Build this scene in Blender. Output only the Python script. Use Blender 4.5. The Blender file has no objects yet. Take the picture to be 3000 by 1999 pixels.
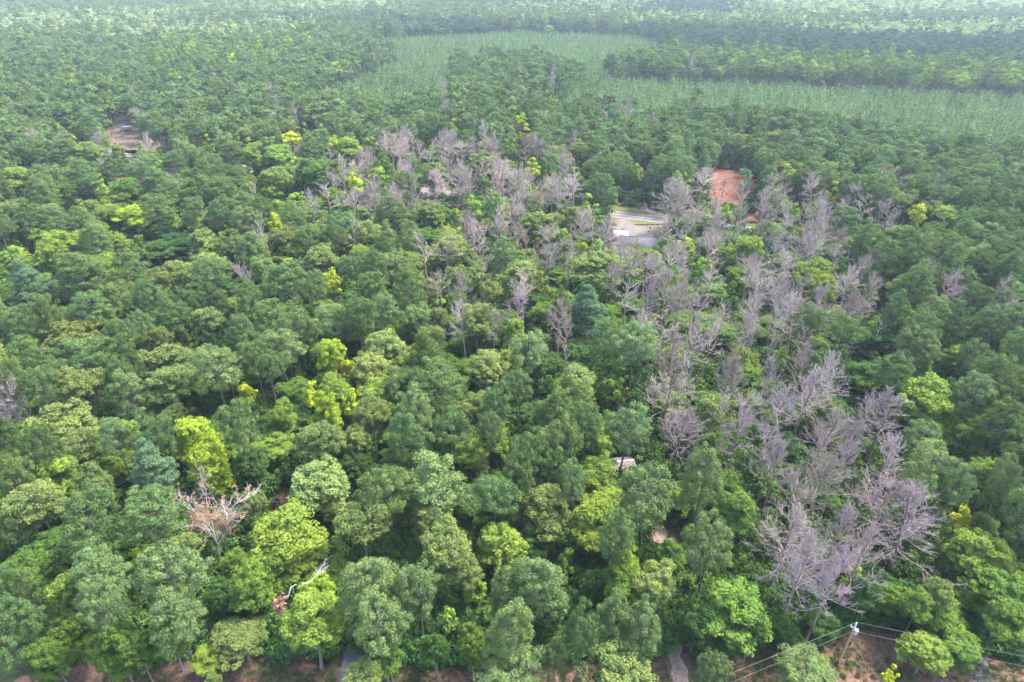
import bpy, math, random
import numpy as np
R = math.radians
rng = np.random.default_rng(11)
random.seed(11)

# ------------------------------------------------------------------ camera, sky, sun, exposure
scene = bpy.context.scene
col = scene.collection
H = 90.0                      # height of the drone above the ground, metres
PITCH = R(31.5)
FPX = 1850.0                  # focal length in pixels of the 3000 px wide photograph
cam = bpy.data.objects.new('camera', bpy.data.cameras.new('camera'))
col.objects.link(cam)
cam.location = (0, 0, H)
cam.rotation_euler = (R(90) - PITCH, 0, 0)
cam.data.sensor_width = 36
cam.data.lens = FPX / 3000 * 36
cam.data.clip_start = 1.0
cam.data.clip_end = 20000
scene.camera = cam

SUN_EL, SUN_AZ = R(58), R(60)          # azimuth measured clockwise from +Y
world = bpy.data.worlds.new('World')
scene.world = world
world.use_nodes = True
wn = world.node_tree
sky = wn.nodes.new('ShaderNodeTexSky')
sky.sky_type = 'NISHITA'
sky.sun_disc = False
sky.sun_elevation = SUN_EL
sky.sun_rotation = SUN_AZ
sky.air_density = 1.0
sky.dust_density = 3.0
wn.links.new(sky.outputs[0], wn.nodes['Background'].inputs[0])
wn.nodes['Background'].inputs[1].default_value = 0.145
sd = bpy.data.lights.new('sun', 'SUN')
sd.energy = 1.85
sd.angle = R(11)
sd.color = (1.0, 0.95, 0.84)
sun = bpy.data.objects.new('sun', sd)
col.objects.link(sun)
sun.rotation_euler = (R(90) - SUN_EL, 0, -SUN_AZ + R(180))
scene.view_settings.view_transform = 'Standard'
scene.view_settings.look = 'None'
scene.view_settings.exposure = 2.95
scene.view_settings.gamma = 1
scene.view_settings.use_curve_mapping = False
scene.cycles.max_bounces = 5
scene.cycles.diffuse_bounces = 3
scene.cycles.transmission_bounces = 4
scene.cycles.glossy_bounces = 2
scene.cycles.volume_bounces = 0
scene.cycles.transparent_max_bounces = 4
scene.cycles.use_denoising = True
HAZE = 0.00010

# ------------------------------------------------------------------ pixel <-> place
CP, SP = math.cos(PITCH), math.sin(PITCH)
def ray(px, py):
    u, v = px - 1500.0, 1000.0 - py
    return u, FPX * CP + v * SP, -FPX * SP + v * CP
def at(px, py, z=0.0):
    u, f, up = ray(px, py)
    t = (H - z) / -up
    return u * t, f * t
def depth_at(px, py, z=0.0):
    return FPX * (H - z) / -ray(px, py)[2]
def proj(x, y, z):
    d = y * CP + (H - z) * SP
    up = y * SP - (H - z) * CP
    return 1500 + FPX * x / d, 1000 - FPX * up / d, d
def inside(px, py, poly):
    n, c = len(poly), False
    for i in range(n):
        x1, y1 = poly[i]; x2, y2 = poly[i - 1]
        if (y1 > py) != (y2 > py) and px < (x2 - x1) * (py - y1) / (y2 - y1) + x1:
            c = not c
    return c

# ------------------------------------------------------------------ mesh helpers
class MB:
    def __init__(s):
        s.v, s.f, s.a, s.m, s.n = [], [], [], [], 0
    def add(s, v, f, var=0.5, mat=0):
        v = np.asarray(v, float); f = np.asarray(f, np.int64)
        if f.shape[1] == 3:
            f = np.concatenate([f, np.full((len(f), 1), -1 - s.n)], 1)
        s.v.append(v); s.f.append(f + s.n)
        s.a.append(np.broadcast_to(np.asarray(var, float), (len(f),)).copy())
        s.m.append(np.full(len(f), mat, np.int32)); s.n += len(v)
    def mesh(s, name, mats, smooth=False):
        v = np.concatenate(s.v); f = np.concatenate(s.f); a = np.concatenate(s.a); m = np.concatenate(s.m)
        tri = f[:, 3] < 0
        cnt = np.where(tri, 3, 4).astype(np.int32)
        start = np.concatenate([[0], np.cumsum(cnt)[:-1]]).astype(np.int32)
        flat = f.ravel(); flat = flat[flat >= 0].astype(np.int32)
        me = bpy.data.meshes.new(name)
        me.vertices.add(len(v)); me.vertices.foreach_set('co', v.astype(np.float32).ravel())
        me.loops.add(len(flat)); me.loops.foreach_set('vertex_index', flat)
        me.polygons.add(len(f)); me.polygons.foreach_set('loop_start', start)
        me.polygons.foreach_set('material_index', m)
        if smooth:
            me.polygons.foreach_set('use_smooth', np.ones(len(f), bool))
        at_ = me.attributes.new('var', 'FLOAT', 'FACE'); at_.data.foreach_set('value', a.astype(np.float32))
        for mt in (mats if isinstance(mats, (list, tuple)) else [mats]):
            me.materials.append(mt)
        me.update(calc_edges=True)
        return me

def box(mb, lo, hi, mat=0, var=0.5):
    x0, y0, z0 = lo; x1, y1, z1 = hi
    v = [(x0,y0,z0),(x1,y0,z0),(x1,y1,z0),(x0,y1,z0),(x0,y0,z1),(x1,y0,z1),(x1,y1,z1),(x0,y1,z1)]
    f = [(0,3,2,1),(4,5,6,7),(0,1,5,4),(1,2,6,5),(2,3,7,6),(3,0,4,7)]
    mb.add(v, f, var, mat)

def tube(mb, pts, rad, sides=6, mat=0, var=0.5, cap=False):
    pts = np.asarray(pts, float); rad = np.broadcast_to(np.asarray(rad, float), (len(pts),))
    n = len(pts)
    d = np.gradient(pts, axis=0); d /= np.linalg.norm(d, axis=1)[:, None] + 1e-9
    ref = np.where(np.abs(d[:, 2:3]) > 0.9, np.array([[1., 0, 0]]), np.array([[0., 0, 1]]))
    a = np.cross(d, ref); a /= np.linalg.norm(a, axis=1)[:, None] + 1e-9
    b = np.cross(d, a)
    th = np.arange(sides) * 2 * np.pi / sides
    v = pts[:, None] + rad[:, None, None] * (np.cos(th)[None, :, None] * a[:, None] + np.sin(th)[None, :, None] * b[:, None])
    v = v.reshape(-1, 3)
    i = np.arange(n - 1)[:, None] * sides; j = np.arange(sides)[None]; k = (j + 1) % sides
    f = np.stack([i + j, i + k, i + sides + k, i + sides + j], -1).reshape(-1, 4)
    mb.add(v, f, var, mat)
    if cap:
        mb.add(np.concatenate([v[-sides:], pts[-1:]]), [(q, (q + 1) % sides, sides) for q in range(sides)], var, mat)

def lathe(mb, prof, c=(0, 0, 0), sides=16, mat=0):
    tube(mb, [(c[0], c[1], c[2] + z) for r, z in prof], [max(r, 1e-3) for r, z in prof], sides, mat)

def unit(n, g=rng):
    d = g.normal(size=(n, 3)); return d / np.linalg.norm(d, axis=1)[:, None]

def leaves(mb, centres, radii, n, size, squash=0.75, aspect=0.6, out=0.75, up=0.25, mat=0, tvar=None, low=-0.45, g=rng, spread=(0.65, 1.08)):
    """Leaf sprays: rhombic faces on the upper shell of each clump."""
    m = len(centres)
    d = unit(m * n * 2, g); d = d[d[:, 2] > low][: m * n]
    while len(d) < m * n:
        e = unit(m * n, g); d = np.concatenate([d, e[e[:, 2] > low]])[: m * n]
    idx = np.repeat(np.arange(m), n)
    r = radii[idx] * g.uniform(spread[0], spread[1], len(idx))
    p = centres[idx] + d * r[:, None] * np.array([1, 1, squash])
    nr = d * out + unit(len(idx), g) * 0.6 + np.array([0, 0, up])
    nr /= np.linalg.norm(nr, axis=1)[:, None]
    t = np.cross(nr, unit(len(idx), g)); t /= np.linalg.norm(t, axis=1)[:, None] + 1e-9
    b = np.cross(nr, t)
    s = size * g.uniform(0.45, 1.5, len(idx))
    A = t * s[:, None]; B = b * (s * aspect * g.uniform(0.7, 1.3, len(idx)))[:, None]
    q = np.stack([p + A, p + B, p - A, p - B], 1).reshape(-1, 3)
    f = np.arange(len(idx) * 4).reshape(-1, 4)
    tv = g.uniform(0, 1, m) if tvar is None else tvar
    mb.add(q, f, np.clip(tv[idx] * 0.55 + g.uniform(0, 0.45, len(idx)), 0, 1), mat)

# ------------------------------------------------------------------ materials
def mat(name):
    m = bpy.data.materials.new(name); m.use_nodes = True
    nt = m.node_tree; nt.nodes.clear()
    return m, nt, (lambda t, **k: setp(nt.nodes.new(t), k)), nt.links.new
def setp(n, k):
    for a, b in k.items(): setattr(n, a, b)
    return n

def leaf_material(name, instanced, tip=(1.25, 1.2, 0.85), transl=0.22):
    m, nt, N, L = mat(name)
    out = N('ShaderNodeOutputMaterial')
    if instanced:
        src = N('ShaderNodeAttribute', attribute_type='INSTANCER', attribute_name='tint').outputs['Color']
    else:
        src = N('ShaderNodeObjectInfo').outputs['Color']
    var = N('ShaderNodeAttribute', attribute_type='GEOMETRY', attribute_name='var').outputs['Fac']
    ramp = N('ShaderNodeValToRGB')
    e = ramp.color_ramp.elements
    e[0].position, e[0].color = 0.0, (0.62, 0.70, 0.80, 1)
    e[1].position, e[1].color = 1.0, (tip[0], tip[1], tip[2], 1)
    x = ramp.color_ramp.elements.new(0.55); x.color = (1, 1, 1, 1)
    L(var, ramp.inputs[0])
    mul = N('ShaderNodeMix', data_type='RGBA', blend_type='MULTIPLY'); mul.inputs[0].default_value = 1
    L(src, mul.inputs[6]); L(ramp.outputs[0], mul.inputs[7])
    dif = N('ShaderNodeBsdfDiffuse'); tr = N('ShaderNodeBsdfTranslucent'); mx = N('ShaderNodeMixShader')
    mx.inputs[0].default_value = transl
    L(mul.outputs[2], dif.inputs[0]); L(mul.outputs[2], tr.inputs[0])
    L(dif.outputs[0], mx.inputs[1]); L(tr.outputs[0], mx.inputs[2]); L(mx.outputs[0], out.inputs[0])
    return m

def bark_material(name, c1, c2, scale=3.0, zstretch=0.25, objcol=False):
    m, nt, N, L = mat(name)
    out = N('ShaderNodeOutputMaterial'); bs = N('ShaderNodeBsdfPrincipled')
    bs.inputs['Roughness'].default_value = 0.9
    tc = N('ShaderNodeTexCoord'); mp = N('ShaderNodeMapping'); mp.inputs['Scale'].default_value = (scale, scale, scale * zstretch)
    nz = N('ShaderNodeTexNoise'); nz.inputs['Detail'].default_value = 5
    L(tc.outputs['Object'], mp.inputs[0]); L(mp.outputs[0], nz.inputs['Vector'])
    rp = N('ShaderNodeValToRGB'); e = rp.color_ramp.elements
    e[0].position, e[0].color = 0.38, (*c1, 1); e[1].position, e[1].color = 0.62, (*c2, 1)
    L(nz.outputs['Fac'], rp.inputs[0])
    if objcol:
        mul = N('ShaderNodeMix', data_type='RGBA', blend_type='MULTIPLY'); mul.inputs[0].default_value = 1
        L(rp.outputs[0], mul.inputs[6]); L(N('ShaderNodeObjectInfo').outputs['Color'], mul.inputs[7])
        L(mul.outputs[2], bs.inputs['Base Color'])
    else:
        L(rp.outputs[0], bs.inputs['Base Color'])
    L(bs.outputs[0], out.inputs[0])
    return m

def soil_material(name, cols, scale, bump=0.3, detail=8, coords='Object', fine=9.0):
    """cols: list of (position, colour) over large noise, broken up with a fine noise."""
    m, nt, N, L = mat(name)
    out = N('ShaderNodeOutputMaterial'); bs = N('ShaderNodeBsdfPrincipled'); bs.inputs['Roughness'].default_value = 0.95
    bs.inputs['Specular IOR Level'].default_value = 0.15
    tc = N('ShaderNodeTexCoord')
    n1 = N('ShaderNodeTexNoise'); n1.inputs['Scale'].default_value = scale; n1.inputs['Detail'].default_value = detail; n1.inputs['Roughness'].default_value = 0.65
    L(tc.outputs[coords], n1.inputs['Vector'])
    rp = N('ShaderNodeValToRGB'); e = rp.color_ramp.elements
    while len(e) < len(cols): e.new(0.5)
    for i, (p, c) in enumerate(cols):
        e[i].position, e[i].color = p, (*c, 1)
    L(n1.outputs['Fac'], rp.inputs[0])
    n2 = N('ShaderNodeTexNoise'); n2.inputs['Scale'].default_value = scale * fine; n2.inputs['Detail'].default_value = 6
    L(tc.outputs[coords], n2.inputs['Vector'])
    r2 = N('ShaderNodeValToRGB'); e2 = r2.color_ramp.elements
    e2[0].position, e2[0].color = 0.3, (0.6, 0.6, 0.6, 1); e2[1].position, e2[1].color = 0.7, (1.35, 1.35, 1.35, 1)
    L(n2.outputs['Fac'], r2.inputs[0])
    mul = N('ShaderNodeMix', data_type='RGBA', blend_type='MULTIPLY'); mul.inputs[0].default_value = 1
    L(rp.outputs[0], mul.inputs[6]); L(r2.outputs[0], mul.inputs[7]); L(mul.outputs[2], bs.inputs['Base Color'])
    bp = N('ShaderNodeBump'); bp.inputs['Strength'].default_value = bump; bp.inputs['Distance'].default_value = 0.3
    L(n2.outputs['Fac'], bp.inputs['Height']); L(bp.outputs[0], bs.inputs['Normal'])
    L(bs.outputs[0], out.inputs[0])
    return m

def plain(name, c, rough=0.6, metal=0.0, wear=0.12, scale=2.0):
    m, nt, N, L = mat(name)
    out = N('ShaderNodeOutputMaterial'); bs = N('ShaderNodeBsdfPrincipled')
    bs.inputs['Roughness'].default_value = rough; bs.inputs['Metallic'].default_value = metal
    tc = N('ShaderNodeTexCoord'); nz = N('ShaderNodeTexNoise'); nz.inputs['Scale'].default_value = scale; nz.inputs['Detail'].default_value = 6
    L(tc.outputs['Object'], nz.inputs['Vector'])
    rp = N('ShaderNodeValToRGB'); e = rp.color_ramp.elements
    e[0].position, e[0].color = 0.3, (*[x * (1 - wear) for x in c], 1)
    e[1].position, e[1].color = 0.7, (*[min(1, x * (1 + wear)) for x in c], 1)
    L(nz.outputs['Fac'], rp.inputs[0]); L(rp.outputs[0], bs.inputs['Base Color']); L(bs.outputs[0], out.inputs[0])
    return m

M_LEAF = leaf_material('pine_needles', False)
M_OAK = leaf_material('oak_leaves', False, (1.4, 1.28, 0.8))
M_BROAD = leaf_material('broad_leaves', False, (1.35, 1.25, 0.8), 0.28)
M_YELLOW = leaf_material('lime_leaves', False, (1.35, 1.25, 0.8), 0.28)
for n_ in M_YELLOW.node_tree.nodes:
    if n_.type == 'VALTORGB': n_.color_ramp.elements[0].color = (.34, .55, 1.1, 1); n_.color_ramp.elements[1].color = (.8, .92, 1.1, 1)
M_FAR = leaf_material('distant_foliage', True, (1.3, 1.25, 0.85))
M_UNDER = leaf_material('undergrowth_leaves', True, (1.3, 1.25, 0.85), 0.28)
M_PINEBARK = bark_material('pine_bark', (0.045, 0.034, 0.032), (0.105, 0.082, 0.075))
M_OAKBARK = bark_material('oak_bark', (0.07, 0.06, 0.052), (0.15, 0.132, 0.12))
M_DEADBARK = bark_material('dead_pine_bark', (0.13, 0.065, 0.04), (0.22, 0.165, 0.145), 1.6, 0.3, True)
M_DEADTWIG = bark_material('dead_twigs', (0.165, 0.137, 0.133), (0.275, 0.233, 0.228), 1.0, 1.0, True)
M_PALEWOOD = bark_material('bleached_wood', (0.24, 0.215, 0.205), (0.38, 0.35, 0.335), 2.0)
M_BROWNLEAF = leaf_material('withered_leaves', False, (1.2, 1.1, 0.9))

# ------------------------------------------------------------------ ground, road, soil
def tag(o, label=None, cat=None, group=None, kind=None):
    if label: o['label'] = label
    if cat: o['category'] = cat
    if group: o['group'] = group
    if kind: o['kind'] = kind
    return o
def obj(name, me, parent=None, loc=(0, 0, 0), rot=0.0):
    o = bpy.data.objects.new(name, me); col.objects.link(o)
    o.location = loc; o.rotation_euler = (0, 0, rot)
    if parent: o.parent = parent
    return o
def empty(name, loc, rot=0.0, label=None, cat=None, group=None):
    o = bpy.data.objects.new(name, None); col.objects.link(o)
    o.location = loc; o.rotation_euler = (0, 0, rot); o.empty_display_size = 0.5
    return tag(o, label, cat, group)

M_FLOOR = soil_material('forest_floor', [(0.35, (0.018, 0.026, 0.010)), (0.5, (0.036, 0.027, 0.017)), (0.65, (0.025, 0.035, 0.012))], 0.12, 0.5)
M_DIRT = soil_material('brown_soil', [(0.32, (0.04, 0.05, 0.017)), (0.45, (0.07, 0.044, 0.031)), (0.57, (0.105, 0.06, 0.044)), (0.68, (0.042, 0.048, 0.018))], 0.16, 0.8, fine=14)
M_CLAY = soil_material('red_clay', [(0.3, (0.05, 0.018, 0.012)), (0.45, (0.085, 0.030, 0.018)), (0.6, (0.11, 0.052, 0.036)), (0.70, (0.05, 0.045, 0.022))], 0.09, 0.6)
M_SAND = soil_material('sandy_soil', [(0.3, (0.08, 0.055, 0.038)), (0.5, (0.10, 0.077, 0.056)), (0.7, (0.05, 0.052, 0.024))], 0.08, 0.4)
M_GRAVEL = soil_material('pale_gravel', [(0.3, (0.085, 0.072, 0.065)), (0.7, (0.125, 0.11, 0.10))], 0.3, 0.4)
M_ASPHALT = soil_material('weathered_asphalt', [(0.3, (0.075, 0.066, 0.072)), (0.7, (0.11, 0.10, 0.106))], 0.25, 0.15)
M_VERGE = soil_material('verge_grass', [(0.3, (0.075, 0.07, 0.02)), (0.5, (0.06, 0.075, 0.02)), (0.7, (0.12, 0.08, 0.045))], 0.2, 0.5)
M_WHITELINE = plain('white_road_paint', (0.34, 0.34, 0.33), 0.7)
M_YELLOWLINE = plain('yellow_road_paint', (0.33, 0.24, 0.06), 0.7)

mb = MB()
xs = np.linspace(-6000, 6000, 41); ys = np.linspace(-500, 9000, 41)
gx, gy = np.meshgrid(xs, ys)
v = np.stack([gx.ravel(), gy.ravel(), np.zeros(gx.size)], 1)
f = [(j * 41 + i, j * 41 + i + 1, j * 41 + 42 + i, j * 41 + 41 + i) for j in range(40) for i in range(40)]
mb.add(v, f)
tag(obj('ground', mb.mesh('ground', M_FLOOR)), kind='structure')

def patch(name, pts, material, z, wob=1.0, step=1.5):
    """A flat sheet with an uneven outline."""
    P = []
    n = len(pts)
    for i in range(n):
        a, b = np.array(pts[i]), np.array(pts[(i + 1) % n]); L_ = np.linalg.norm(b - a); k = max(1, int(L_ / step))
        for q in range(k):
            P.append(a + (b - a) * q / k)
    P = np.array(P); c = P.mean(0)
    P = P + rng.normal(size=P.shape) * wob * 0.5
    mb = MB()
    me = bpy.data.meshes.new(name)
    me.from_pydata([(x, y, z) for x, y in P], [], [list(range(len(P)))])
    if me.polygons[0].normal.z < 0: me.flip_normals()
    me.materials.append(material); me.update()
    return tag(obj(name, me), kind='structure')
def strip(name, pts, w, material, z, wob=0.2, step=2.0):
    pts = [np.array(p, float) for p in pts]; C_ = []
    for a, b in zip(pts, pts[1:]):
        k = max(1, int(np.linalg.norm(b - a) / step)); C_ += [a + (b - a) * q / k for q in range(k)]
    C_.append(pts[-1]); C_ = np.array(C_)
    d = np.gradient(C_, axis=0); d /= np.linalg.norm(d, axis=1)[:, None]
    n = np.stack([-d[:, 1], d[:, 0]], 1)
    lw = w / 2 + rng.normal(size=len(C_)) * wob; rw = w / 2 + rng.normal(size=len(C_)) * wob
    v = np.concatenate([np.c_[C_ + n * lw[:, None], np.full(len(C_), z)], np.c_[C_ - n * rw[:, None], np.full(len(C_), z)]])
    m_ = len(C_)
    mb = MB(); mb.add(v, [(i + m_, i + m_ + 1, i + 1, i) for i in range(m_ - 1)])
    return tag(obj(name, mb.mesh(name, material)), kind='structure')

def pxs(l): return [at(x, y) for x, y in l]
# open strip along the near edge of the wood
patch('bare_soil', [(-75, 36)] + pxs([(60, 1975), (330, 1940), (520, 1925), (690, 1890), (800, 1880), (860, 1930), (960, 1965), (1180, 1955), (1420, 1960), (1700, 1935), (1960, 1915), (2080, 1920), (2300, 1880), (2440, 1845), (2560, 1815), (2640, 1850), (2700, 1880), (2860, 1925), (3060, 1950)]) + [(75, 36)], M_DIRT, 0.004, 1.2)
strip('dirt_track', pxs([(1990, 2060), (1990, 1960), (1970, 1850), (1955, 1720), (1930, 1560), (1912, 1490), (1900, 1380), (1905, 1290)]), 2.6, soil_material('track_soil', [(0.3, (0.15, 0.10, 0.08)), (0.5, (0.19, 0.14, 0.115)), (0.7, (0.11, 0.075, 0.06))], 0.3), 0.010, 0.35)
strip('asphalt_driveway', pxs([(1010, 2060), (1030, 1960), (1035, 1920), (1030, 1870), (1023, 1830)]), 3.0, M_ASPHALT, 0.010, 0.15)
strip('gravel_driveway', pxs([(2890, 2050), (2868, 1970), (2855, 1920), (2850, 1870)]), 3.0, M_GRAVEL, 0.010, 0.3)
patch('yard_soil', pxs([(770, 1440), (860, 1450), (880, 1480), (850, 1510), (790, 1500)]), M_DIRT, 0.004, 0.8)
patch('trodden_soil', pxs([(1840, 1300), (1930, 1310), (2010, 1500), (1990, 1640), (1900, 1600), (1880, 1480), (1820, 1400)]), M_DIRT, 0.005, 1.0)
# the county road and the yard beside it
RA, RB = np.array(at(1800, 628)), np.array(at(1950, 646))
rd = (RB - RA) / np.linalg.norm(RB - RA)
RN = np.array([-rd[1], rd[0]])
r0, r1 = RA - rd * 330, RA + rd * 420
strip('road_verge', [r0, r1], 19, M_VERGE, 0.004, 0.6)
strip('road', [r0, r1], 7.0, M_ASPHALT, 0.012, 0.05)
for s in (-1, 1):
    strip('road_edge_line', [r0 + RN * s * 3.05, r1 + RN * s * 3.05], 0.18, M_WHITELINE, 0.018, 0.0, 20)
    strip('road_centre_line', [r0 + RN * s * 0.16, r1 + RN * s * 0.16], 0.14, M_YELLOWLINE, 0.018, 0.0, 20)
patch('sandy_yard', pxs([(1785, 641), (1835, 645), (1960, 664), (1975, 690), (1960, 720), (1900, 730), (1830, 730), (1780, 690)]), M_SAND, 0.008, 2.6)
patch('pale_turnaround', pxs([(1815, 641), (1843, 644), (1848, 655), (1870, 664), (1940, 672), (1945, 682), (1870, 684), (1850, 700), (1815, 690), (1806, 665)]), M_GRAVEL, 0.013, 0.6)
patch('red_clay_bank', pxs([(2082, 488), (2110, 490), (2160, 503), (2205, 518), (2246, 532), (2262, 560), (2240, 600), (2190, 640), (2150, 680), (2080, 670), (2070, 580)]), M_CLAY, 0.004, 1.5)
patch('red_clay_patch', pxs([(2190, 615), (2235, 610), (2250, 640), (2240, 656), (2195, 656)]), M_CLAY, 0.004, 1.0)
patch('sandy_clearing', pxs([(300, 386), (385, 368), (430, 372), (450, 420), (440, 460), (400, 480), (365, 455), (320, 420)]), M_SAND, 0.004, 2.0)

# ------------------------------------------------------------------ tree models
H0, R0 = 20.0, 5.0
def wob(d, k, g):      # low uneven swelling of an outline
    return 1 + k * (np.sin(d[:, 0] * 3 + g.uniform(0, 6)) * 0.5 + np.sin(d[:, 1] * 4 + g.uniform(0, 6)) * 0.5 + np.sin(d[:, 2] * 5 + d[:, 0] * 2 + g.uniform(0, 6)) * 0.4)

def trunk_mesh(name, material, top, limbs, r=0.24, seed=0, bend=0.5):
    g = np.random.default_rng(seed)
    mb = MB()
    z = np.linspace(0, top, 8)
    off = np.stack([np.sin(z / top * 3 + g.uniform(0, 6)), np.sin(z / top * 2.5 + g.uniform(0, 6))], 1) * bend * 0.5
    off -= off[0]
    pts = np.c_[off, z - 0.0]; pts[0, 2] = -0.3
    rad = r * (1 - 0.8 * z / top); rad[0] *= 1.35
    tube(mb, pts, rad, 7)
    for c in limbs:
        zb = max(top * 0.3, c[2] - np.hypot(c[0], c[1]) * g.uniform(0.45, 0.8))
        zb = min(zb, top * 0.95)
        k = np.interp(zb, z, np.arange(8)); b = np.array([np.interp(zb, z, pts[:, 0]), np.interp(zb, z, pts[:, 1]), zb])
        mid = (b + c) / 2 + np.array([0, 0, -0.25]) + g.normal(size=3) * 0.15
        tube(mb, [b, mid, c], [r * 0.33, r * 0.22, r * 0.1], 4)
    return mb.mesh(name, material, True)

def pine_crown(seed, shape):
    g = np.random.default_rng(seed)
    Hc = {'dome': 9.5, 'tall': 13.0, 'flat': 6.5, 'cone': 15.0}[shape]
    cz = H0 - Hc * 0.52
    n = {'dome': 125, 'tall': 150, 'flat': 100, 'cone': 160}[shape]
    d = unit(n * 3, g); d = d[d[:, 2] > -0.75][:n]
    rr = g.uniform(0.62, 1.0, len(d)) * wob(d, 0.22, g)
    c = d * rr[:, None] * np.array([R0 - 0.6, R0 - 0.6, Hc * 0.52])
    if shape in ('tall', 'cone'):
        t = (c[:, 2] / (Hc * 0.52) + 1) / 2
        k = np.clip(1.25 - t * (0.65 if shape == 'tall' else 1.0), 0.15, 1)
        c[:, :2] *= k[:, None]
    if shape == 'flat':
        c[:, 2] = np.where(c[:, 2] < 0, c[:, 2] * 0.5, c[:, 2])
    # branch tiers: draw clumps towards layers
    c[:, 2] = c[:, 2] * 0.9 + np.round(c[:, 2] / 1.6) * 1.6 * 0.1
    c[:, 2] += cz
    rad = g.uniform(0.55, 1.0, len(c))
    mb = MB()
    leaves(mb, c, rad, 140, 0.135, 0.8, 0.45, 0.85, 0.15, g=g, low=-0.5)
    k = g.choice(len(c), 26, False)
    return mb.mesh('pine_crown', M_LEAF), trunk_mesh('pine_trunk', M_PINEBARK, H0 - 1.0, c[k], 0.27, seed)

def lobed_crown(seed, shape, material, bark):
    g = np.random.default_rng(seed)
    Hc = {'oak': 10.5, 'round': 14.0, 'tall': 16.5, 'bush': 18.0}[shape]
    zt = H0
    cz = zt - Hc * 0.5
    n = {'oak': 20, 'round': 26, 'tall': 28, 'bush': 34}[shape]
    d = unit(n * 3, g); d = d[d[:, 2] > -0.7][:n]
    lob = d * g.uniform(0.55, 0.85, n)[:, None] * wob(d, 0.25, g)[:, None] * np.array([R0 - 1.3, R0 - 1.3, Hc * 0.5 - 0.7])
    if shape == 'tall':
        t = (lob[:, 2] / (Hc * 0.5) + 1) / 2; lob[:, :2] *= np.clip(1.3 - 0.85 * t, 0.3, 1)[:, None]
    lob[:, 2] += cz
    lr = g.uniform(1.3, 2.0, n)
    m_ = 12
    d = unit(n * m_ * 2, g); d = d[d[:, 2] > -0.5][: n * m_]
    i = np.repeat(np.arange(n), m_)
    c = lob[i] + d * (lr[i] * g.uniform(0.7, 1.05, len(i)))[:, None] * np.array([1, 1, 0.85])
    c[:, 2] = np.minimum(c[:, 2], zt + 0.4)
    rad = g.uniform(0.5, 0.85, len(c))
    tv = np.clip(g.uniform(0, 1, n)[i] * 0.5 + g.uniform(0, 0.5, len(c)), 0, 1)
    mb = MB()
    big = shape != 'oak'
    leaves(mb, c, rad, 80 if big else 82, 0.155 if big else 0.14, 0.8, 0.62, 0.75, 0.3, tvar=tv, g=g, low=-0.6)
    return mb.mesh(shape + '_crown', material), trunk_mesh(shape + '_trunk', bark, zt - Hc * 0.35, lob, 0.26, seed, 0.9)

def dead_tree(seed, full=1.0, z0=.5):
    g = np.random.default_rng(seed); gap = g.uniform(0, 6.28); top_ = 1.0 if seed % 3 else g.uniform(.8, .95)
    mt, mbr = MB(), MB()
    z = np.linspace(0, H0, 10)
    lean = g.normal(size=2) * 0.5
    off = np.outer((z / H0) ** 1.5, lean) + np.stack([np.sin(z / 5 + g.uniform(0, 6)), np.sin(z / 6 + g.uniform(0, 6))], 1) * 0.15
    pts = np.c_[off, z]; pts[0, 2] = -0.3
    tube(mt, pts, np.interp(z, [0, H0 * 0.6, H0], [0.27, 0.18, 0.03]), 7)
    nb = int(54 * full)
    for k in range(nb):
        t = g.uniform(0.0, 1.0) ** 0.8
        zb = H0 * (z0 + (.98 - z0) * t)
        b = np.array([np.interp(zb, z, pts[:, 0]), np.interp(zb, z, pts[:, 1]), zb])
        az = k * 2.4 + g.normal() * 0.4
        if zb > H0 * top_ or (math.cos(az - gap) > .75 and g.uniform() < .7): continue
        L_ = (1.15 - 0.75 * t) * R0 * g.uniform(0.6, 1.1)
        if t < 0.25 and g.uniform() < 0.4: L_ *= 0.4
        el = np.interp(t, [0, 0.4, 1], [-0.1, 0.35, 1.0]) + g.normal() * 0.15
        h = np.array([math.cos(az), math.sin(az), 0])
        P = [b]; nseg = 4
        for s in range(nseg):
            e = el + 0.35 * s / nseg + g.normal() * 0.12
            h2 = h + g.normal(size=3) * np.array([.22, .22, 0])
            P.append(P[-1] + (h2 * math.cos(e) + np.array([0, 0, math.sin(e)])) * L_ / nseg)
        P = np.array(P)
        tube(mbr, P, np.linspace(0.058, 0.022, nseg + 1), 4)
        for s in range(6):
            q = 0.3 + 0.7 * (s + g.uniform()) / 6
            o = np.array([np.interp(q * nseg, np.arange(nseg + 1), P[:, a]) for a in range(3)])
            dr = P[min(nseg, int(q * nseg) + 1)] - P[min(nseg - 1, int(q * nseg))]; dr /= np.linalg.norm(dr)
            dv = dr + unit(1, g)[0] * 0.8 + np.array([0, 0, 0.35]); dv /= np.linalg.norm(dv)
            l2 = L_ * g.uniform(0.22, 0.42)
            e1 = o + dv * l2 * 0.55 + g.normal(size=3) * 0.08; e2 = e1 + (dv + np.array([0, 0, 0.3])) * l2 * 0.45
            tube(mbr, [o, e1, e2], [0.03, 0.024, 0.016], 3)
            for w_ in range(8):
                q2 = g.uniform(0.25, 1.0)
                o2 = o + (e2 - o) * q2
                d3 = dv + unit(1, g)[0] * 0.9 + np.array([0, 0, 0.3]); d3 /= np.linalg.norm(d3)
                tube(mbr, [o2, o2 + d3 * l2 * g.uniform(0.3, 0.6)], [0.020, 0.011], 3)
    return mbr.mesh('dead_branches', M_DEADTWIG), mt.mesh('dead_trunk', M_DEADBARK, True)

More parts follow.
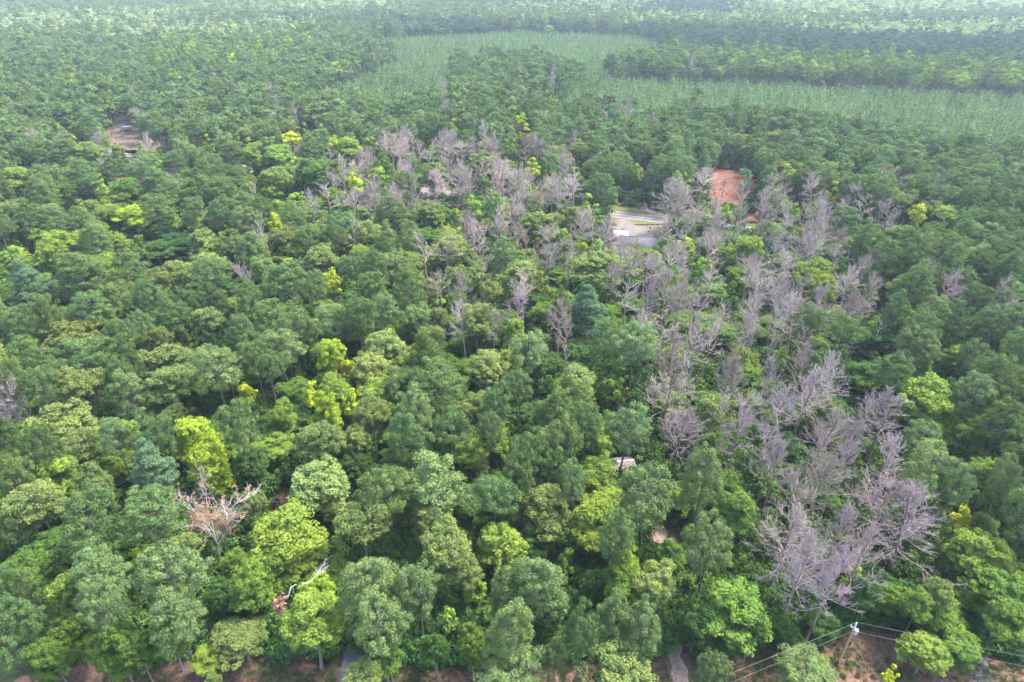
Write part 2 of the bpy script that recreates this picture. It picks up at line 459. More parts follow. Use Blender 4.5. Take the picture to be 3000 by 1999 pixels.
PINES = {s: [pine_crown(100 + 10 * i + k, s) for k in range(n)] for i, (s, n) in enumerate((('dome', 4), ('tall', 3), ('flat', 2), ('cone', 2)))}
OAKS = [lobed_crown(200 + k, 'oak', M_OAK, M_OAKBARK) for k in range(5)]
ROUNDS = [lobed_crown(300 + k, 'round', M_BROAD, M_OAKBARK) for k in range(4)] + [lobed_crown(350 + k, 'bush', M_BROAD, M_OAKBARK) for k in range(2)]
DEEPOAKS = [lobed_crown(250 + k, 'round', M_OAK, M_OAKBARK) for k in range(3)]
YELLOWS = [lobed_crown(450 + k, ('tall', 'round', 'tall', 'bush')[k], M_YELLOW, M_OAKBARK) for k in range(4)]
TALLS = [lobed_crown(400 + k, 'tall', M_BROAD, M_OAKBARK) for k in range(3)]
FANS = [dead_tree(550 + k, 1.45, z_) for k, z_ in enumerate((.40, .34, .44, .38))]
DEADS = [dead_tree(500 + k, f_, (.5, .44, .58, .6, .42, .55, .48, .62, .5, .46, .52, .6)[k]) for k, f_ in enumerate((1, 1.1, .9, .4, 1.2, .7, 1.05, .9, .3, 1, 1.15, .6))]

# ------------------------------------------------------------------ where the trees stand
# Each entry: crown centre x, y and crown width (in a 2.353x enlargement of a third of the photograph) and the look of the crown.
# P dark pine, p pale pine, c conical pine, Q olive oak, B green broadleaf, K dark broadleaf, L fresh green, Y yellow green, D bare dead pine
T = {}
T[0, 667] = '''230,400,480,c;560,260,300,P;880,290,300,P;690,330,280,L;450,110,280,L;370,170,200,L;790,130,200,L;960,150,160,B;100,240,180,L;1200,130,260,K;1100,180,200,K;1450,240,220,Q;1700,140,260,P;1970,90,200,Q;1830,110,140,D;1720,330,130,D;1460,310,260,P;1250,330,200,Q;1130,350,220,Q;920,420,170,Q;760,490,270,P;600,590,280,P;1000,490,200,P;1110,490,170,P;1230,490,120,P;1340,490,170,P;1500,500,150,P;1190,600,240,P;990,690,160,p;1420,640,220,Q;1600,560,160,Q;1640,700,200,P;1870,590,220,P;1960,330,330,P;1700,480,180,P;2020,570,150,Q;2050,690,230,P;2290,390,150,Y;2170,430,150,p;2200,200,260,Q;130,640,260,P;300,580,160,P;470,740,480,Q;200,910,300,P;560,890,330,P;820,760,200,P;860,900,200,P;840,990,200,P;1080,780,200,Q;1230,760,110,Q;1140,930,330,Q;1740,860,220,P;1940,840,320,p;1340,840,90,Y;1410,880,80,Y;1490,990,320,p;2280,880,200,Y;90,1060,200,P;60,1220,280,D;310,1090,220,P;580,1120,280,Q;880,1120,300,p;1180,1090,300,Q;390,1350,520,Q;1700,1160,160,Y;1840,1000,200,P;1940,1290,200,L;2150,1160,150,Y;2270,1280,220,Y;1340,1440,280,Y;1450,1540,200,Y;800,1480,230,p;1050,1430,250,P;1180,1310,150,Q;2200,1480,300,Q;1610,1350,250,P;60,1440,200,P;560,1500,260,Q;300,1520,220,P'''
T[1000, 667] = '''590,190,190,D;735,230,190,D;965,120,170,D;980,290,170,D;1290,140,150,D;1430,240,170,D;1570,270,140,D;680,440,160,D;845,450,150,D;1255,430,170,D;1190,570,180,D;850,720,200,D;1030,720,130,D;1490,710,200,D;1550,790,120,D;860,30,150,D;950,60,150,D;1110,60,160,D;1215,40,120,D;1450,60,170,D;1640,80,180,D;1790,90,180,D;100,70,130,D;1990,270,190,D;2080,330,180,D;2220,240,200,D;2290,120,120,D;2320,330,120,D;1960,520,200,D;2070,520,170,D;2230,480,200,D;2310,600,150,D;2260,900,250,D;2260,1150,300,D;2320,1400,300,D;1880,330,140,D;1940,200,150,D;2030,170,150,D;2180,380,150,D;1130,180,190,p;1060,240,90,L;1230,310,260,Q;1760,270,300,Q;1640,170,150,Y;1860,200,110,Y;1050,440,140,Q;1690,560,320,c;1500,540,150,P;1390,580,180,B;1830,720,200,P;1200,720,180,L;1140,800,80,Y;1290,860,270,p;1010,960,280,Q;660,1050,400,P;600,860,300,P;950,640,270,Q;810,350,180,Q;740,130,320,Q;480,80,170,p;310,80,180,p;250,260,180,P;440,300,220,Q;210,400,240,P;80,270,200,P;460,420,270,P;100,590,260,P;310,600,200,p;290,500,110,Y;60,110,120,B;430,90,70,Y;520,630,220,Q;680,640,180,Q;620,760,180,Q;280,800,300,Q;220,950,300,Q;240,1150,260,L;40,980,130,Y;1230,1100,220,P;1080,1180,200,P;1600,1230,380,P;1700,1350,260,P;1470,1300,340,P;1500,1460,260,P;1940,1400,320,p;900,1250,240,Q;490,1270,280,p;200,1300,260,Q;70,1230,150,Y;760,1430,280,P;980,1420,200,p;110,1450,200,Q;450,1430,280,P;1640,1060,260,Q;1850,1000,170,B;1930,1150,120,L;1840,1130,160,B;2070,1110,170,K;1400,1090,170,K;2040,1230,170,K'''
T[2000, 667] = '''210,190,180,D;160,360,150,D;40,400,120,D;50,580,200,D;230,650,180,D;380,720,180,D;540,420,200,D;600,90,140,D;590,200,150,D;720,60,140,D;760,130,150,D;690,330,140,D;860,200,180,D;985,80,120,D;1100,130,120,D;520,620,200,D;700,690,210,D;820,430,150,D;900,510,150,D;1130,420,200,D;1200,330,150,D;1280,480,170,D;1240,590,180,D;1820,430,220,D;2190,480,120,D;410,880,170,D;260,1050,200,D;70,870,200,D;60,1060,170,D;400,1060,170,D;830,1000,180,D;850,1160,300,D;590,1170,200,D;560,900,120,D;280,1330,180,D;370,1440,220,D;950,1420,280,D;1200,1330,170,D;1390,1330,340,D;1120,1490,200,D;620,1490,220,D;700,1350,200,D;160,820,180,D;470,120,190,L;325,190,90,Y;360,380,60,Y;360,540,100,B;900,330,280,L;960,400,180,L;1100,250,130,P;1290,330,150,P;1410,200,230,P;1600,400,220,P;1840,230,200,P;2070,260,200,P;1470,560,200,P;890,650,180,P;1100,740,230,P;1300,780,250,K;1440,700,250,B;1250,1050,300,K;1640,830,250,p;2000,920,180,p;1650,1180,370,L;1630,990,190,L;660,930,140,L;1660,690,220,P;2120,720,200,P;2030,480,200,P;1900,620,200,P;2040,1170,300,p;2150,1000,280,P;2200,1350,260,P;1650,1500,230,p;980,1300,220,B;170,1510,180,B;920,920,150,P;1740,1420,140,L;1950,1450,250,B;820,70,90,L;60,200,80,L;150,130,80,B;2300,850,200,P'''
T[2000, 1333] = '''690,590,430,D;800,340,270,D;930,210,270,D;560,90,200,D;650,80,200,D;1070,90,170,D;1400,130,280,D;1330,330,300,D;1600,480,470,D;1250,620,250,D;1050,570,230,D;800,850,300,D;1000,900,260,D;870,40,150,D;140,150,280,p;390,350,260,L;180,650,340,p;330,1090,440,B,13;100,1150,250,K;1160,870,150,Y;1920,440,150,Y;2080,480,170,Q;2060,690,400,L;2150,950,400,B,13;1700,120,330,p;1880,230,200,p;2080,150,250,B;2250,210,200,p;1450,1000,260,B,8;1760,960,220,Q;1800,1120,280,B,9;1680,1360,320,L,7.5;1900,1330,300,B,8;2220,1130,300,B,12;860,1520,440,p,11;175,1530,230,p;1430,1540,110,Y;700,1230,230,K,7;1240,970,200,K;950,1170,220,K,7;480,1240,200,K;2260,480,150,K;1620,1060,200,B;300,250,200,B'''
T[1000, 1333] = '''640,200,460,p;1020,300,320,P;960,90,120,Q;1200,120,200,P;1480,100,200,P;1420,340,380,Q;1600,230,180,p;2120,290,400,p;1720,480,360,L;1890,560,260,P;1100,640,330,L;1960,720,210,Y;1940,900,250,B;1380,860,360,p;1140,960,260,p;1130,1180,320,p;200,880,420,p;520,920,300,p;250,1180,380,p;700,650,330,Q;850,790,250,Q;120,470,360,Q;280,240,350,P;370,100,200,Q;2160,860,280,Q;1900,1120,300,p;2080,1150,280,p;1650,1200,220,P;920,930,170,L;740,1140,160,L;900,1320,220,B;330,1410,200,B;650,1370,200,K;1230,1510,400,p,13;1470,1400,220,p;1920,1460,470,Q,15;150,1550,240,Q;1650,1540,140,p;2250,690,180,B;1550,750,150,B;580,480,200,Q;1200,440,150,Q;1400,1120,280,K;1750,900,180,K;1020,1340,160,K'''
T[0, 1333] = '''80,130,250,P;400,150,300,L;650,220,280,Q;250,330,330,Q;120,460,250,Q;1060,110,330,c;600,450,380,P;1020,380,380,P;1440,70,250,Y;1750,330,150,Q;1750,100,250,K;2150,150,380,Q;2290,400,150,Q;1990,560,440,L;1850,800,280,B;2130,1150,400,L;2200,950,240,Y;1200,850,360,p;1180,1090,330,p;690,780,360,p;730,1020,280,p;430,1000,320,L;480,1230,260,B;100,900,280,P;80,1150,300,P;60,1330,250,P;960,720,130,Y;1280,640,200,Q;1650,1240,360,Q,8;1440,1390,240,L,6;1700,900,280,B;1530,1000,200,K;770,1310,280,B;1150,1250,240,B;950,1360,220,B;350,1380,230,B;1620,760,200,B;1480,1575,110,Q'''
T[0, 0] = '''200,1020,250,P;420,1030,230,P;130,1250,200,L;620,1060,180,L;560,1180,220,P;780,1160,230,P;900,1330,320,B;810,1380,200,L;1080,1230,260,P;1240,1310,220,P;1440,1300,220,P;1080,1440,230,P;1340,1430,170,P;1550,1440,200,P;1740,1060,200,L;1920,1060,240,L;2010,960,170,Y;1890,1250,260,L;2170,1180,330,B;2140,780,240,L;930,1490,300,Y;780,1480,180,L;1190,1520,120,L;1900,1540,150,Y;2270,1380,200,D;2160,1450,110,D;1360,720,90,Y;1480,730,90,Y;1840,670,100,Y;2020,700,110,Y;1440,1000,80,Y;2310,1010,130,Y;1210,680,200,p;920,690,200,P;1060,720,180,P;1080,840,250,P;600,850,280,P;430,750,220,P;1340,880,200,P;1800,640,120,c;1580,1050,180,P;1200,1100,230,P;2150,1000,190,P;810,1050,120,B;980,1030,70,L;450,1310,180,B;180,1480,220,P'''
T[1000, 0] = '''300,980,100,D;330,1050,200,D;400,1080,150,D;460,1060,70,D;630,1050,100,D;760,790,160,D;840,1060,140,D;1060,1030,120,D;1270,1040,180,D;1360,1030,130,D;640,1280,260,D;780,1310,190,D;880,1290,130,D;1110,1220,170,D;1220,1300,180,D;1320,1280,130,D;1390,1380,170,D;1500,1390,130,D;1600,1330,200,D;1580,1250,130,D;240,1320,150,D;110,1390,170,D;90,1170,130,D;1100,1170,160,D;960,1200,150,D;1120,1340,150,D;1190,1510,120,D;940,1540,100,D;1060,1550,130,D;1630,1540,130,D;480,1270,100,D;2280,1370,250,D;2320,1450,150,D;60,1030,180,L;200,1000,110,L;90,1210,100,L;260,1210,150,L;350,1200,90,L;90,1290,140,Y;630,1180,360,Q;970,1090,220,Q;1150,1030,120,B;1310,1170,150,Y;1270,930,130,Y;1240,850,110,Y;770,880,90,Y;910,930,70,Y;910,1450,150,L;790,1510,130,L;990,1520,80,L;1710,1460,170,L;1700,1310,120,B;1370,1530,320,Q;340,1460,260,p;600,1440,200,Q;430,1260,200,P;970,1270,130,P;1050,1420,150,P;1640,1030,170,Q;1760,1150,200,P;1860,1150,160,P;2040,1200,110,L;2130,1240,80,c;1800,1260,220,P;1860,1350,150,P;2080,1020,200,P;360,730,130,P;650,850,200,P;340,880,150,P;850,950,180,P;1490,930,150,P;1640,880,180,P;570,970,120,B;1990,700,140,P'''
T[2000, 0] = '''320,820,80,P;480,850,110,P;540,890,90,P;620,850,130,P;390,880,80,P;130,1270,200,D;290,1310,150,D;430,1400,150,D;580,1290,130,D;660,1370,130,D;910,1330,150,D;1190,1380,120,D;1260,1450,180,D;1440,1510,200,D;970,1510,130,D;550,1450,150,D;230,1460,150,D;90,1500,150,D;700,1510,150,D;1030,1350,130,Y;1200,1150,100,Y;1480,1200,90,Y;1030,1050,110,L;720,1220,160,L;850,1230,150,Q;770,1470,90,L;1620,1480,130,Y;1840,1490,190,L;130,1150,160,c;420,1260,110,c;1110,1490,200,P'''
TALL = {'P': (19, 23), 'p': (18, 22), 'c': (17, 21), 'Q': (16, 19), 'B': (12, 16), 'K': (9, 13), 'L': (14, 18), 'Y': (14, 18), 'D': (18, 22)}
CENT = {'P': .78, 'p': .74, 'c': .66, 'Q': .76, 'B': .66, 'K': .6, 'L': .68, 'Y': .68, 'D': .70}
trees = []       # dicts: x y H w look px py pw
for (ox, oy), s in T.items():
    for e in s.replace('\n', '').split(';'):
        cx, cy, w, k, *hh = e.split(',')
        px, py, w = ox + float(cx) / 2.353, oy + float(cy) / 2.353, float(w) / 2.353
        Ht = rng.uniform(*TALL[k])
        if py > 1860: Ht = min(Ht, 15)
        if hh: Ht = float(hh[0])
        for _ in range(2):
            z = Ht * CENT[k]
            wm = min(w * depth_at(px, py, z) / FPX, 12.5)
            if k in 'PpcQBL' and not hh and py < 1800: Ht = max(Ht, min(24.0, wm * 1.5))
            if k in 'BKLYQ' and not hh: Ht = min(Ht, max(6.0, wm * 1.9 + 4))
        x, y = at(px, py, z)
        trees.append(dict(x=x, y=y, H=Ht, w=wm, k=k, px=px, py=py, pw=w))

# parts of the photograph where the ground shows: nothing may be planted in front of it
OPEN = [
    [(1795, 600), (1940, 622), (1935, 680), (1895, 695), (1890, 715), (1830, 722), (1800, 690)],
    [(2088, 490), (2150, 500), (2215, 526), (2200, 556), (2150, 590), (2092, 600)],
    [(2205, 620), (2232, 620), (2228, 648), (2205, 648)],
    [(312, 388), (385, 366), (385, 385), (400, 400), (405, 440), (350, 430)],
    [(800, 1450), (870, 1455), (860, 1495), (800, 1490)],
    [(230, 1965), (520, 1945), (700, 1890), (800, 1890), (830, 1960), (900, 1999), (230, 1999)], [(1010, 1850), (1060, 1900), (1040, 1960), (1010, 1940)],
    [(1200, 1965), (1400, 1970), (1380, 1999), (1200, 1999)], [(1955, 1860), (2010, 1860), (2010, 1999), (1960, 1999)],
    [(2340, 1900), (2450, 1850), (2530, 1815), (2620, 1860), (2650, 1960), (2740, 1999), (2480, 1999)], [(2860, 1945), (2999, 1955), (2999, 1999), (2860, 1999)],
    [(1785, 1352), (1806, 1352), (1806, 1366), (1787, 1366)], [(1930, 1520), (1975, 1520), (1975, 1600), (1930, 1600)],
    [(360, 525), (420, 525), (420, 545), (350, 548)], [(475, 408), (490, 408), (492, 432), (478, 432)],
    [(515, 1400), (610, 1380), (790, 1430), (770, 1530), (690, 1620), (620, 1640), (600, 1590), (520, 1510)],
]
DEADZONE = [[(930, 430), (1250, 400), (1640, 430), (1700, 560), (1620, 640), (1250, 600), (1000, 640), (900, 560)],
            [(1330, 640), (1800, 640), (1960, 720), (1950, 850), (1820, 960), (1700, 780), (1400, 760)],
            [(1960, 560), (2300, 540), (2480, 620), (2520, 900), (2400, 1200), (2500, 1300), (2450, 1400), (2200, 1400), (2000, 1250), (1900, 1000), (1820, 930), (1900, 760)]]
PLANT = [[(850, 98), (1190, 80), (1450, 90), (1540, 110), (1400, 138), (1375, 192), (1330, 180), (1320, 150), (1250, 132), (1130, 122), (1030, 132), (960, 150), (1060, 152), (1040, 200), (1000, 222), (900, 235), (745, 242), (735, 222), (870, 165), (940, 140), (900, 118)],
         [(1300, 220), (1380, 190), (1600, 197), (1900, 209), (2360, 229), (2600, 240), (2700, 420), (2360, 362), (2200, 330), (2000, 292), (1850, 272), (1700, 258), (1550, 252), (1450, 256), (1330, 252), (1250, 248)]]
PLANT = [[(x * 1.275, y * 1.275) for x, y in p] for p in PLANT]
SUN_TINTED = [[(-100, 42), (400, 30), (450, 46), (300, 60), (-100, 76)], [(260, 66), (480, 58), (700, 45), (710, 62), (300, 88)], [(1700, -20), (2500, -20), (2500, 18), (1900, 42), (1700, 28)],
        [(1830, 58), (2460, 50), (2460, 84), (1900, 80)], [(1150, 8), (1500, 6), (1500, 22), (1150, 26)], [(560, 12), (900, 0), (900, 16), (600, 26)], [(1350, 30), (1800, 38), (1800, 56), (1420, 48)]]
SUN_TINTED = [[(x * 1.275, y * 1.275) for x, y in p] for p in SUN_TINTED]  # far areas whose sunlight is put into paler tree colours

def blocks(x, y, Ht, w, low=False):
    xb, yb, d = proj(x, y, 0); xt, yt, _ = proj(x, y, Ht)
    hw = w * FPX / d * 0.5
    for p in OPEN[:-1] if low else OPEN:
        for q in range(7):
            t = q / 6
            cxx, cyy = xb + (xt - xb) * t, yb + (yt - yb) * t
            k = 1.0 if t > 0.4 else 0.15
            for s in (-1, -.5, 0, .5, 1):
                if inside(cxx + s * hw * k, cyy, p): return True
    return False
def planted(x, y):
    return any(inside(*proj(x, y, z)[:2], p) for z in (2, 6, 10, 14) for p in PLANT)
def near_road(x, y):
    d = np.array([x, y]) - RA
    return abs(d @ RN) < 6.5

cell = {}
def put(t, r):
    cell.setdefault((int(t[0] // 8), int(t[1] // 8)), []).append((t[0], t[1], r))
def free(x, y, r):
    i, j = int(x // 8), int(y // 8)
    for a in range(i - 1, i + 2):
        for b in range(j - 1, j + 2):
            for (u, v_, q) in cell.get((a, b), ()):
                if (u - x) ** 2 + (v_ - y) ** 2 < ((r + q) * 0.5) ** 2 * 1.0: return False
    return True
for t in trees:
    put((t['x'], t['y']), t['w'] * 0.66)
FRONT = pxs([(-100, 1990), (330, 1938), (520, 1920), (700, 1885), (860, 1925), (1180, 1950), (1700, 1930), (2080, 1915), (2300, 1870), (2560, 1810), (2700, 1880), (3100, 1950)])
fx, fy = [p[0] for p in FRONT], [p[1] for p in FRONT]
YMAX = 360.0
MX = np.array([t['px'] for t in trees]); MY = np.array([t['py'] for t in trees]); MW = np.array([t['pw'] for t in trees]); MYY = np.array([t['y'] for t in trees])
for _ in range(60000):
    y = 56 + (YMAX - 56) * math.sqrt(rng.uniform())
    x = rng.uniform(-1, 1) * (y * 0.80 + 45)
    if y < np.interp(x, fx, fy) + 3 or near_road(x, y): continue
    px, py, d = proj(x, y, 15)
    if px < -160 or px > 3160: continue
    u = rng.uniform()
    if planted(x, y): continue
    zn = None
    zn = next((i for i, p in enumerate(DEADZONE) if inside(px, py, p)), None)
    if zn is not None:
        pd = (.52, .48, .74)[zn]
        u = (u - pd) / (1 - pd)
        k = 'D' if u < 0 else (('B' if u < .45 else 'K' if u < .66 else 'L' if u < .82 else 'Q' if u < .9 else 'P') if zn == 2 else ('P' if u < .5 else 'Q' if u < .75 else 'B' if u < .9 else 'L'))
    elif py < 560 or px > 2450 + (py - 600) * 0.1:
        k = 'P' if u < .80 else 'p' if u < .87 else 'B' if u < .91 else 'L' if u < .935 else 'D' if u < .95 else 'Q'
    else:
        k = 'P' if u < .42 else 'p' if u < .52 else 'Q' if u < .74 else 'B' if u < .86 else 'K' if u < .96 else 'L'
    Ht = rng.uniform(*TALL[k]); wm = rng.uniform(7.0, 10.5) * (0.8 if k in 'DL' else 1)
    if k == 'K': wm *= .8
    r = wm * 0.58
    if k in 'BKL' and y < 250: Ht *= rng.uniform(.5, .75) if zn == 2 else rng.uniform(.55, 1.0)
    qx_, qy_, d = proj(x, y, Ht * CENT[k]); fw = wm * FPX / d
    dist = np.hypot(MX - qx_, (MY - qy_) * (.8))
    if np.any((MYY > y - 1) & (dist < .40 * MW + .36 * fw)): continue
    if not free(x, y, r): continue
    if blocks(x, y, Ht, wm): continue
    put((x, y), r)
    z = Ht * CENT[k]
    px, py, d = proj(x, y, z)
    trees.append(dict(x=x, y=y, H=Ht, w=wm, k=k, px=px, py=py, pw=wm * FPX / d))

TINT = {'P': (.078, .124, .040), 'p': (.102, .150, .054), 'c': (.080, .132, .066), 'Q': (.112, .148, .044), 'B': (.082, .138, .025), 'K': (.044, .088, .023), 'L': (.140, .206, .036), 'Y': (.26, .315, .026), 'D': (1, 1, 1), 'N': (.046, .080, .046)}
KIND = {'P': 'pine_tree', 'p': 'pine_tree', 'c': 'pine_tree', 'Q': 'oak_tree', 'B': 'broadleaf_tree', 'K': 'broadleaf_tree', 'L': 'broadleaf_tree', 'Y': 'broadleaf_tree', 'D': 'dead_tree'}
CAT = {'pine_tree': 'pine tree', 'oak_tree': 'oak tree', 'broadleaf_tree': 'tree', 'dead_tree': 'dead tree'}
GROUP = {'pine_tree': 'pines of the wood', 'oak_tree': 'olive crowned oaks of the wood', 'broadleaf_tree': 'leafy trees of the wood', 'dead_tree': 'bare dead pines standing in the wood'}
LOOK = {'P': 'dark green pine', 'p': 'pale grey green pine', 'c': 'blue green conical pine', 'Q': 'olive oak', 'B': 'mid green leafy tree', 'K': 'low dark leafy tree', 'L': 'fresh light green tree', 'Y': 'yellow green tree', 'D': 'bare dead pine'}
MARKS = {'utility pole': (2500, 1880), 'dead oak with rusty leaves': (625, 1500), 'snapped grey limb': (890, 1710), 'grey roofed house': (1880, 710), 'red clay bank': (2150, 560),
         'white camper': (372, 378), 'brick red roof': (385, 535), 'white edged shed': (1810, 1370), 'black grill': (815, 1470), 'dirt track': (1985, 1900), 'asphalt driveway': (1030, 1930), 'county road': (1880, 635),
         'gravel driveway': (2870, 1960), 'tall yellow tree': (970, 1060), 'lime tree amid dead pines': (2200, 720), 'big fresh green tree': (2700, 1170), 'big blue green crown': (98, 837), 'pair of pale green trees': (780, 450),
         'largest domed pine': (1280, 1115), 'wide bright green crown': (845, 1571), 'pale dome crown': (1816, 1945), 'broad dead pine': (2680, 1537), 'yellow crowned oak': (1582, 650), 'near plantation edge': (2600, 420),
         'plantation island': (1400, 290), 'far pole': (481, 418), 'gravel turnaround': (1840, 670), 'dark hollow': (2530, 1130), 'tall trunked pines': (2230, 400), 'orange twigs': (835, 1760)}
mk = list(MARKS.items())
ORD = 'first second third fourth fifth sixth seventh eighth ninth tenth eleventh twelfth thirteenth fourteenth fifteenth sixteenth seventeenth eighteenth nineteenth twentieth'.split()
ORD += ['twenty ' + o for o in ORD[:9]] + ['thirtieth'] + ['thirty ' + o for o in ORD[:9]] + ['fortieth'] + ['forty ' + o for o in ORD[:9]] + ['fiftieth'] + ['fifty ' + o for o in ORD[:9]]
LIMIT = {'pine_tree': 300, 'oak_tree': 300, 'broadleaf_tree': 300, 'dead_tree': 300}
trees.sort(key=lambda t: -t['pw'])
cnt, single, rest = {}, [], []
for t in trees:
    n = KIND[t['k']]
    vis = -t['pw'] / 2 < t['px'] < 3000 + t['pw'] / 2 and t['py'] < 1999 + t['pw'] / 2
    if cnt.get(n, 0) < LIMIT[n] and vis:
        cnt[n] = cnt.get(n, 0) + 1; single.append(t)
    elif vis or t['y'] > 60:
        rest.append(t)
STAND_OUT = {'tall yellow tree': ('Y', 'tall vivid yellow green tree standing alone among darker pines in the middle wood'), 'lime tree amid dead pines': ('L', 'light lime green crown surrounded by bare dead pines'),
             'big fresh green tree': ('L', 'big fresh green tree beside a dark hollow and dead pines'), 'big blue green crown': ('c', 'very wide blue green crown near the left edge'), 'largest domed pine': ('P', 'largest domed dark green pine in the middle of the wood'),
             'wide bright green crown': ('L', 'wide bright green crown just behind the snapped grey limb'), 'pale dome crown': ('Q', 'wide pale olive dome crown cut by the lower edge'), 'broad dead pine': ('D', 'broadest bare dead pine with spreading fan shaped branches'),
             'yellow crowned oak': ('Q', 'domed yellowish oak just in front of the bare pines near the house')}
for nm, (k, lb) in STAND_OUT.items():
    mx, my = MARKS[nm]
    t = min((t for t in single if t['k'] == k and 'label' not in t), key=lambda t: (t['px'] - mx) ** 2 + (t['py'] - my) ** 2)
    t['label'] = lb
cells = {}
for t in single:
    if 'label' in t: continue
    nm, (mx, my) = min(mk, key=lambda m: (m[1][0] - t['px']) ** 2 + ((m[1][1] - t['py']) * 1.2) ** 2)
    dx, dy = t['px'] - mx, (t['py'] - my) * 1.2
    way = ('behind' if dy < 0 else 'in front of') if abs(dy) > abs(dx) else ('to the left of' if dx < 0 else 'to the right of')
    cells.setdefault((t['k'], nm, way), []).append((math.hypot(dx, dy), t))
for (k, nm, way), l in cells.items():
    for i, (_, t) in enumerate(sorted(l, key=lambda q: q[0])):
        t['label'] = f"{LOOK[k]}, " + (f"{ORD[i]} one " if len(l) > 1 else 'only one ') + f"{way} the {nm}"

for t in single:
    k, n = t['k'], KIND[t['k']]
    g = random.Random(int(t['px'] * 7 + t['py'] * 13))
    slim = t['H'] / max(t['w'], 1)
    if k in 'Pp':
        s = 'dome' if slim > 1.7 else 'tall'
        q = g.random()
        if k == 'P' and q < .18 and t['w'] > 6: s = 'flat' if slim > 2.5 else 'tall'
        if q > .72: s = 'tall'
        crown, trunk = g.choice(PINES[s])
    elif k == 'c': crown, trunk = g.choice(PINES['cone'])
    elif k == 'Q': crown, trunk = g.choice(OAKS if slim > 1.9 else DEEPOAKS)
    elif k in 'BK': crown, trunk = g.choice(ROUNDS)
    elif k == 'Y': crown, trunk = g.choice(YELLOWS)
    elif k == 'L': crown, trunk = g.choice(TALLS if slim > 2.2 else ROUNDS)
    else: crown, trunk = g.choice(FANS if t['pw'] > 95 else DEADS)
    o = empty(n, (t['x'], t['y'], 0), g.uniform(0, 6.28), t['label'], CAT[n], GROUP[n])
    sxy = t['w'] / (2 * R0) * (1.2 if k != 'D' else 1.38)
    tilt = .06 if k == 'D' else .025
    o.rotation_euler = (g.gauss(0, tilt), g.gauss(0, tilt), o.rotation_euler.z)
    o.scale = (sxy * g.uniform(.93, 1.07), sxy * g.uniform(.93, 1.07), t['H'] / H0)
    j = g.gauss(1, .13)
    c = TINT[k]; h = g.gauss(0, .045)
    c = (c[0] * j * (1 + h), c[1] * j, c[2] * j * (1 - h), 1)
    if k == 'D':
        j = g.uniform(.72, 1.3); c = (j, j * g.uniform(.88, 1.0), j * g.uniform(.80, 1.04), 1)
    a = obj('branches' if k == 'D' else 'crown', crown, o); a.color = c
    b = obj('trunk', trunk, o); b.color = c

# ------------------------------------------------------------------ masses: distant wood, plantation, undergrowth, grass
src = bpy.data.collections.new('sources')          # not linked to the scene
def source(name, parts):
    me = parts
    o = bpy.data.objects.new(name, me); src_c = bpy.data.collections.new(name); src_c.objects.link(o)
    return src_c
def collection_of(name, meshes):
    c = bpy.data.collections.new(name)
    for i, me in enumerate(meshes):
        c.objects.link(bpy.data.objects.new(f'{name}.{i:03d}', me))
    return c

def far_pine(seed, shape):
    g = np.random.default_rng(seed); mb = MB()
    n = 26
    d = unit(n * 3, g); d = d[d[:, 2] > -0.6][:n]
    Hc = 12.0 if shape == 'dome' else 15.0
    c = d * g.uniform(.55, .95, n)[:, None] * np.array([R0 - 1, R0 - 1, Hc * .5]); 
    if shape != 'dome': c[:, :2] *= np.clip(1.2 - (c[:, 2:3] / Hc + .5) * .8, .2, 1)
    c[:, 2] += H0 - Hc * .5
    leaves(mb, c, g.uniform(.9, 1.5, n), 62, 0.34, .75, .55, .8, .25, g=g)
    tube(mb, [(0, 0, -.3), (0, 0, H0 * .9)], [.28, .08], 5, 1)
    return mb.mesh('far_pine', [M_FAR, M_PINEBARK])
def far_broad(seed):
    g = np.random.default_rng(seed); mb = MB()
    n = 22; d = unit(n * 3, g); d = d[d[:, 2] > -0.6][:n]
    c = d * g.uniform(.5, .9, n)[:, None] * wob(d, .25, g)[:, None] * np.array([R0 - 1, R0 - 1, 6.8]); c[:, 2] += H0 - 7.2
    leaves(mb, c, g.uniform(.9, 1.6, n), 60, 0.38, .85, .65, .8, .3, g=g)
    tube(mb, [(0, 0, -.3), (0, 0, H0 * .75)], [.28, .1], 5, 1)
    return mb.mesh('far_broadleaf', [M_FAR, M_OAKBARK])
def far_dead(seed):
    g = np.random.default_rng(seed); mb = MB()
    tube(mb, [(0, 0, -.3), (0, 0, H0)], [.26, .04], 5, 0)
    for k in range(60):
        t = g.uniform(); zb = H0 * (.45 + .55 * t); az = g.uniform(0, 6.3); L_ = R0 * (1.1 - .7 * t) * g.uniform(.5, 1)
        e = np.interp(t, [0, 1], [.1, 1.1]) + g.normal() * .2
        p = np.array([0, 0, zb]); dv = np.array([math.cos(az) * math.cos(e), math.sin(az) * math.cos(e), math.sin(e)])
        tube(mb, [p, p + dv * L_], [.06, .03], 3)
        for s in range(6):
            q = p + dv * L_ * g.uniform(.3, 1); d2 = dv + unit(1, g)[0] * .9
            tube(mb, [q, q + d2 * L_ * .3], [.04, .02], 3)
    return mb.mesh('far_dead', [bark_material('far_dead_wood', (.135, .105, .10), (.225, .18, .175))])
